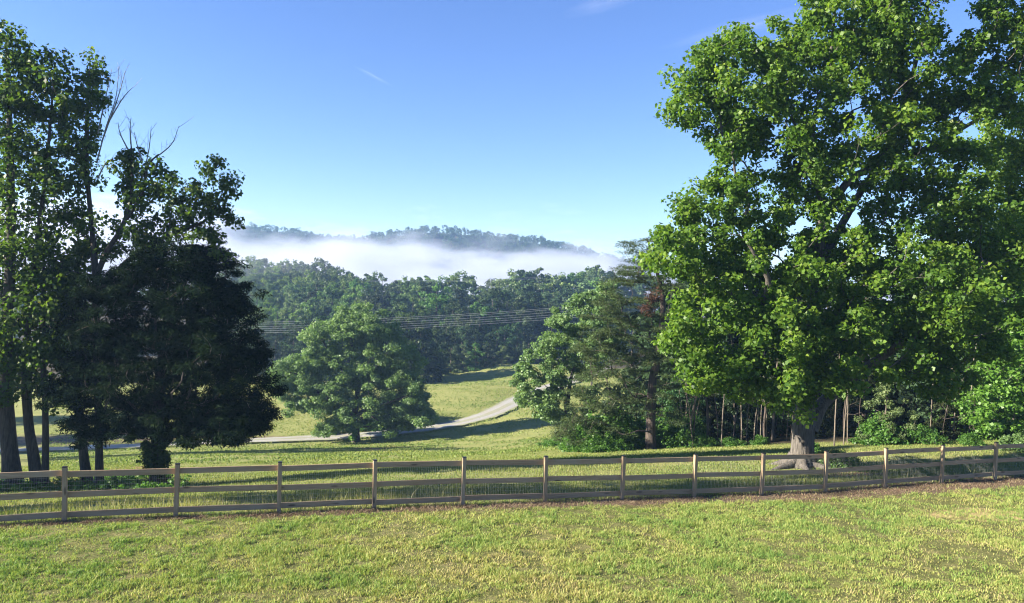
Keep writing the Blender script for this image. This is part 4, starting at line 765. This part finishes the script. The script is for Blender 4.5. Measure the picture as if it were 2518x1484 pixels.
# ------------------------------------------------------------------ grass
def blades(name, pts3, h, w, rng, mat, val, lean=.45, org=None, seed_head=None):
    N = len(pts3); a = rng.uniform(0, 2*np.pi, N); d = np.stack([np.cos(a), np.sin(a), np.zeros(N)], 1)
    b = rng.uniform(0, 2*np.pi, N); ld = np.stack([np.cos(b), np.sin(b), np.zeros(N)], 1); le = (np.abs(rng.normal(0, lean, N))*h)[:, None]
    p = pts3; up = np.array([0, 0, 1.0]); w = np.broadcast_to(np.asarray(w), (N,))[:, None]; h = np.asarray(h)[:, None]
    mid = p+up*h*.6+ld*le*.35; tip = p+up*h*.95+ld*le
    v = np.stack([p-d*w*.5, p+d*w*.5, mid+d*w*.42, tip, mid-d*w*.42], 1).reshape(-1, 3)
    i = np.arange(N)[:, None]*5
    f = [(i+np.array([[0, 1, 2, 4]])), (i+np.array([[4, 2, 3]]))]
    return mesh_obj(name, v, f, mat, None, False, np.concatenate([val, val]))
def scatter(n, y0, y1, rng, marg=.74, pw=1.0):
    y = y0+(y1-y0)*rng.random(n)**pw; x = (rng.random(n)*2-1)*(marg*y+1.5); return x, y
def fdist(x, y): return (x-FX0)*nrmf[0]+(y-FY0)*nrmf[1]
rng = np.random.default_rng(100)
x, y = scatter(1000000, 12.0, 30, rng)
k = fdist(x, y) < .25; x, y = x[k], y[k]
strip = np.clip(.08+np.clip(.045*x+.36, 0, 1), .1, 1.1); dd = np.abs(fdist(x, y)+.28+(noise2(x, y, .6, 33)-.5)*.6)
patch = noise2(x, y, .9, 41, 3); big = noise2(x, y, 5, 42, 2)
tuft = .55*noise2(x, y, .16, 43, 2)+.45*noise2(x, y, .42, 45, 2)
keep = (rng.random(len(x)) < np.clip((dd-strip*.6)/.25, .07, 1)) & (rng.random(len(x)) < np.clip((patch-.30)*5+.12, .34, 1)*np.clip((tuft-.27)*3.4, .16, 1))
sw = (x > 4) & (noise2(x, y, 2.2, 44, 2)*np.clip((x-2)/10, 0, 1) > .46); keep &= ~(sw & (rng.random(len(x)) < .55))
x, y, patch, big, tuft = x[keep], y[keep], patch[keep], big[keep], tuft[keep]
hgt = (.022+.10*np.clip(tuft*1.6-.5, 0, 1)+.03*np.clip(patch-.4, 0, 1))*rng.uniform(.6, 1.35, len(x))
val = np.clip(.56+.75*(.5-patch)+.6*(big-.5)+.004*x+rng.normal(0, .2, len(x)), 0, 1)
lawn = blades('lawn_grass', np.stack([x, y, H(x, y)-.004], 1), hgt, .009+.005*rng.random(len(x)), rng, M['grass'], val, .75)
tag(lawn, 'mown lawn grass in front of the fence', 'grass', kind='stuff')
n = 30000; u = rng.uniform(-2, 14, n); dd = rng.normal(-.3, .3, n)*np.clip(.5+.06*(FX0+FDX*u+8), .45, 1.5); x = FX0+FDX*u+nrmf[0]*dd; y = FY0+FDY*u+nrmf[1]*dd
k = noise2(x, y, .8, 47) > .36; x, y = x[k], y[k]
st = blades('fallen_straw', np.stack([x, y, H(x, y)+.004], 1), rng.uniform(.03, .09, len(x)), .008, rng, M['straw'], rng.random(len(x)), 2.6); tag(st, 'brown fallen straw along the foot of the fence', 'straw', kind='stuff')
# taller meadow grass behind the fence
x, y = scatter(300000, 17.5, 48, rng, .74, 1.35); d = fdist(x, y); k = (d > .05) & (woods(x, y) < .4); x, y, d = x[k], y[k], d[k]
pn = noise2(x, y, 1.2, 51); k = rng.random(len(x)) < np.clip((pn-.2)*3, .2, 1); x, y, d, pn = x[k], y[k], d[k], pn[k]
lng = np.clip(1-np.abs(d-1.2)/2.2, 0, 1)
hgt = (.06+.10*lng*np.clip(1-.05*(x+4), .35, 1.1)+.05*pn)*rng.uniform(.6, 1.4, len(x))
val = np.clip(.50+.45*(.5-noise2(x, y, 3, 52))+.25*lng*(rng.random(len(x)) < .4)+rng.normal(0, .14, len(x)), 0, 1)
mg = blades('meadow_grass', np.stack([x, y, H(x, y)-.01], 1), hgt, .012+.0006*(y-18), rng, M['meadow'], val, .5)
tag(mg, 'longer meadow grass behind the fence and down the slope', 'grass', kind='stuff')
# straw-coloured flowering stalks close behind the fence
n = 3600; s = rng.uniform(-2, 14, n); dd = .15+np.abs(rng.normal(0, 1.1, n)); x = FX0+FDX*s+nrmf[0]*dd; y = FY0+FDY*s+nrmf[1]*dd
k = rng.random(n) < np.clip(noise2(x, y, 1.4, 55)*2-.45, .05, 1)*np.clip(1.1-.05*(x+8), .15, 1); x, y = x[k], y[k]
st = blades('grass_stalks', np.stack([x, y, H(x, y)], 1), rng.uniform(.16, .55, len(x)), .008, rng, M['meadow'], np.clip(rng.normal(.85, .12, len(x)), 0, 1), .7)
tag(st, 'pale seeding grass stalks standing close behind the fence', 'grass', kind='stuff')
# coarser tussocks on the far field
x, y = scatter(240000, 46, 150, rng, .6, 1.0); k = (woods(x, y) < .3); x, y = x[k], y[k]
rd = np.min([np.hypot(x-a, y-b) for a, b in rs[::2]], axis=0); k = rd > 1.75; x, y = x[k], y[k]
pn = noise2(x, y, 2.5, 61); k = rng.random(len(x)) < np.clip((pn-.25)*3, .1, 1); x, y, pn = x[k], y[k], pn[k]
gz2 = H(x, y)+(noise2(x, y, 9, 3)-.5)*.35*np.clip((np.hypot(x, y)-28)/40, 0, 1)
hgt = (.08+.10*pn)*rng.uniform(.6, 1.3, len(x)); val = np.clip(.45+.7*(.5-noise2(x, y, 9, 62))+rng.normal(0, .13, len(x)), 0, 1)
fg = blades('field_grass', np.stack([x, y, gz2-.02], 1), hgt, .05+.0005*y, rng, M['meadow'], val, .6)
tag(fg, 'pale mown grass of the field round the lone oak', 'grass', kind='stuff')
# ------------------------------------------------------------------ air
def vol_box(name, lo, hi, m):
    v = np.array([[x_, y_, z_] for x_ in (lo[0], hi[0]) for y_ in (lo[1], hi[1]) for z_ in (lo[2], hi[2])])
    f = np.array([[0, 1, 3, 2], [4, 6, 7, 5], [0, 4, 5, 1], [2, 3, 7, 6], [0, 2, 6, 4], [1, 5, 7, 3]])
    return mesh_obj(name, v, f, m)
m, n, l, out = new_mat('haze_air'); pv = n.new('ShaderNodeVolumePrincipled'); pv.inputs['Color'].default_value = (.36, .60, 1.0, 1); pv.inputs['Density'].default_value = .00036
pv.inputs['Anisotropy'].default_value = .25; l.new(pv.outputs[0], out.inputs['Volume'])
hz = vol_box('haze', (-5200, -5200, -60), (5200, 5200, 64), m); tag(hz, 'pale morning haze filling the valley air', 'haze', kind='stuff')
m, n, l, out = new_mat('fog'); pv = n.new('ShaderNodeVolumePrincipled'); pv.inputs['Color'].default_value = (.54, .58, .67, 1); pv.inputs['Anisotropy'].default_value = .2
geo = n.new('ShaderNodeNewGeometry'); sx = n.new('ShaderNodeSeparateXYZ'); l.new(geo.outputs['Position'], sx.inputs[0]); X, Y, Z = sx.outputs
mp = n.new('ShaderNodeMapping'); mp.inputs['Scale'].default_value = (.014, .010, .040); l.new(geo.outputs['Position'], mp.inputs[0])
nf = ntex(n, l, mp.outputs[0], 1.0, 4, .6)
FT = [(570, 534), (700, 562), (850, 593), (1020, 588), (1150, 604), (1280, 609), (1420, 605), (1500, 632), (1700, 660)]
fcx_ = n.new('ShaderNodeFloatCurve'); cm = fcx_.mapping; cm.use_clip = False
fx_ = [P(a, b, 655)[0] for a, b in FT]; fz_ = [P(a, b, 655)[2] for a, b in FT]
X0f, X1f = -700.0, 300.0; cur = cm.curves[0]
pts_ = [(0.0, fz_[0]+6)] + [((a-X0f)/(X1f-X0f), b) for a, b in zip(fx_, fz_)]
for k, (a, b) in enumerate(pts_):
    b = (b+40)/140
    if k < len(cur.points): cur.points[k].location = (a, b)
    else: cur.points.new(a, b)
cm.update(); l.new(maths(n, l, 'DIVIDE', maths(n, l, 'SUBTRACT', X, X0f), X1f-X0f, clamp=True), fcx_.inputs['Value'])
top = maths(n, l, 'MULTIPLY_ADD', fcx_.outputs[0], 140.0, -40.0)
# lower towards the camera, so the forest tops stand in front of it
top = maths(n, l, 'SUBTRACT', top, maths(n, l, 'MULTIPLY', maths(n, l, 'MAXIMUM', maths(n, l, 'SUBTRACT', 560.0, Y), 0.0), .085))
e = maths(n, l, 'ADD', maths(n, l, 'SUBTRACT', top, Z), maths(n, l, 'MULTIPLY_ADD', nf, 130.0, -68.0))
near = maths(n, l, 'MULTIPLY_ADD', maths(n, l, 'DIVIDE', maths(n, l, 'SUBTRACT', Y, 215.0), 230.0, clamp=True), .9, .1)
dens = maths(n, l, 'MULTIPLY', maths(n, l, 'MULTIPLY', maths(n, l, 'POWER', maths(n, l, 'DIVIDE', e, 34.0, clamp=True), 1.4), .034), near)
l.new(dens, pv.inputs['Density']); l.new(pv.outputs[0], out.inputs['Volume'])
fog = vol_box('fog_bank', (-680, 215, -32), (300, 668, 62), m); tag(fog, 'white bank of morning fog lying across the valley below the ridge', 'fog', kind='stuff')

# ------------------------------------------------------------------ thin high clouds, far above the haze
def wisp(name, A, B, width, thick, dens, label, seed):
    A, B = np.array(A), np.array(B); c = (A+B)/2; L = np.linalg.norm(B-A)
    m, n, l, out = new_mat(name+'_vapour'); pv = n.new('ShaderNodeVolumePrincipled'); pv.inputs['Color'].default_value = (1, 1, 1, 1)
    tc = n.new('ShaderNodeTexCoord'); ln = n.new('ShaderNodeVectorMath'); ln.operation = 'LENGTH'; l.new(tc.outputs['Object'], ln.inputs[0])
    f = maths(n, l, 'POWER', maths(n, l, 'SUBTRACT', 1.0, ln.outputs['Value'], clamp=True), 1.3)
    mp = n.new('ShaderNodeMapping'); mp.inputs['Scale'].default_value = (2.2, 3.5, 2); mp.inputs['Location'].default_value = (seed, 0, 0); l.new(tc.outputs['Object'], mp.inputs[0])
    nz = ramp(n, l, ntex(n, l, mp.outputs[0], 1.0, 5, .6), [(.36, 0.0), (.66, 1.0)])
    l.new(maths(n, l, 'MULTIPLY', maths(n, l, 'MULTIPLY', f, nz), dens), pv.inputs['Density']); l.new(pv.outputs[0], out.inputs['Volume'])
    import bmesh
    bm = bmesh.new(); bmesh.ops.create_icosphere(bm, subdivisions=3, radius=1); o = obj_of(name, bm_data(name, bm, m))
    o.location = c; o.scale = (L/2, width/2, thick/2); d = Vector(B-A); o.rotation_euler = d.to_track_quat('X', 'Z').to_euler()
    tag(o, label, 'cloud', kind='stuff')
wisp('contrail', P(862, 158, 6000), P(972, 216, 6000), 40, 40, .006, 'short faint vapour streak high in the middle of the sky', 1.0)
wisp('cirrus_cloud', P(1370, 40, 7000), P(1620, -30, 7000), 420, 160, .0007, 'faint pale cirrus smear at the top of the sky', 4.0)
wisp('cirrus_cloud', P(1600, 120, 7000), P(2100, 0, 7000), 460, 160, .0007, 'thin cirrus veil beside the top of the huge tulip tree', 7.0)
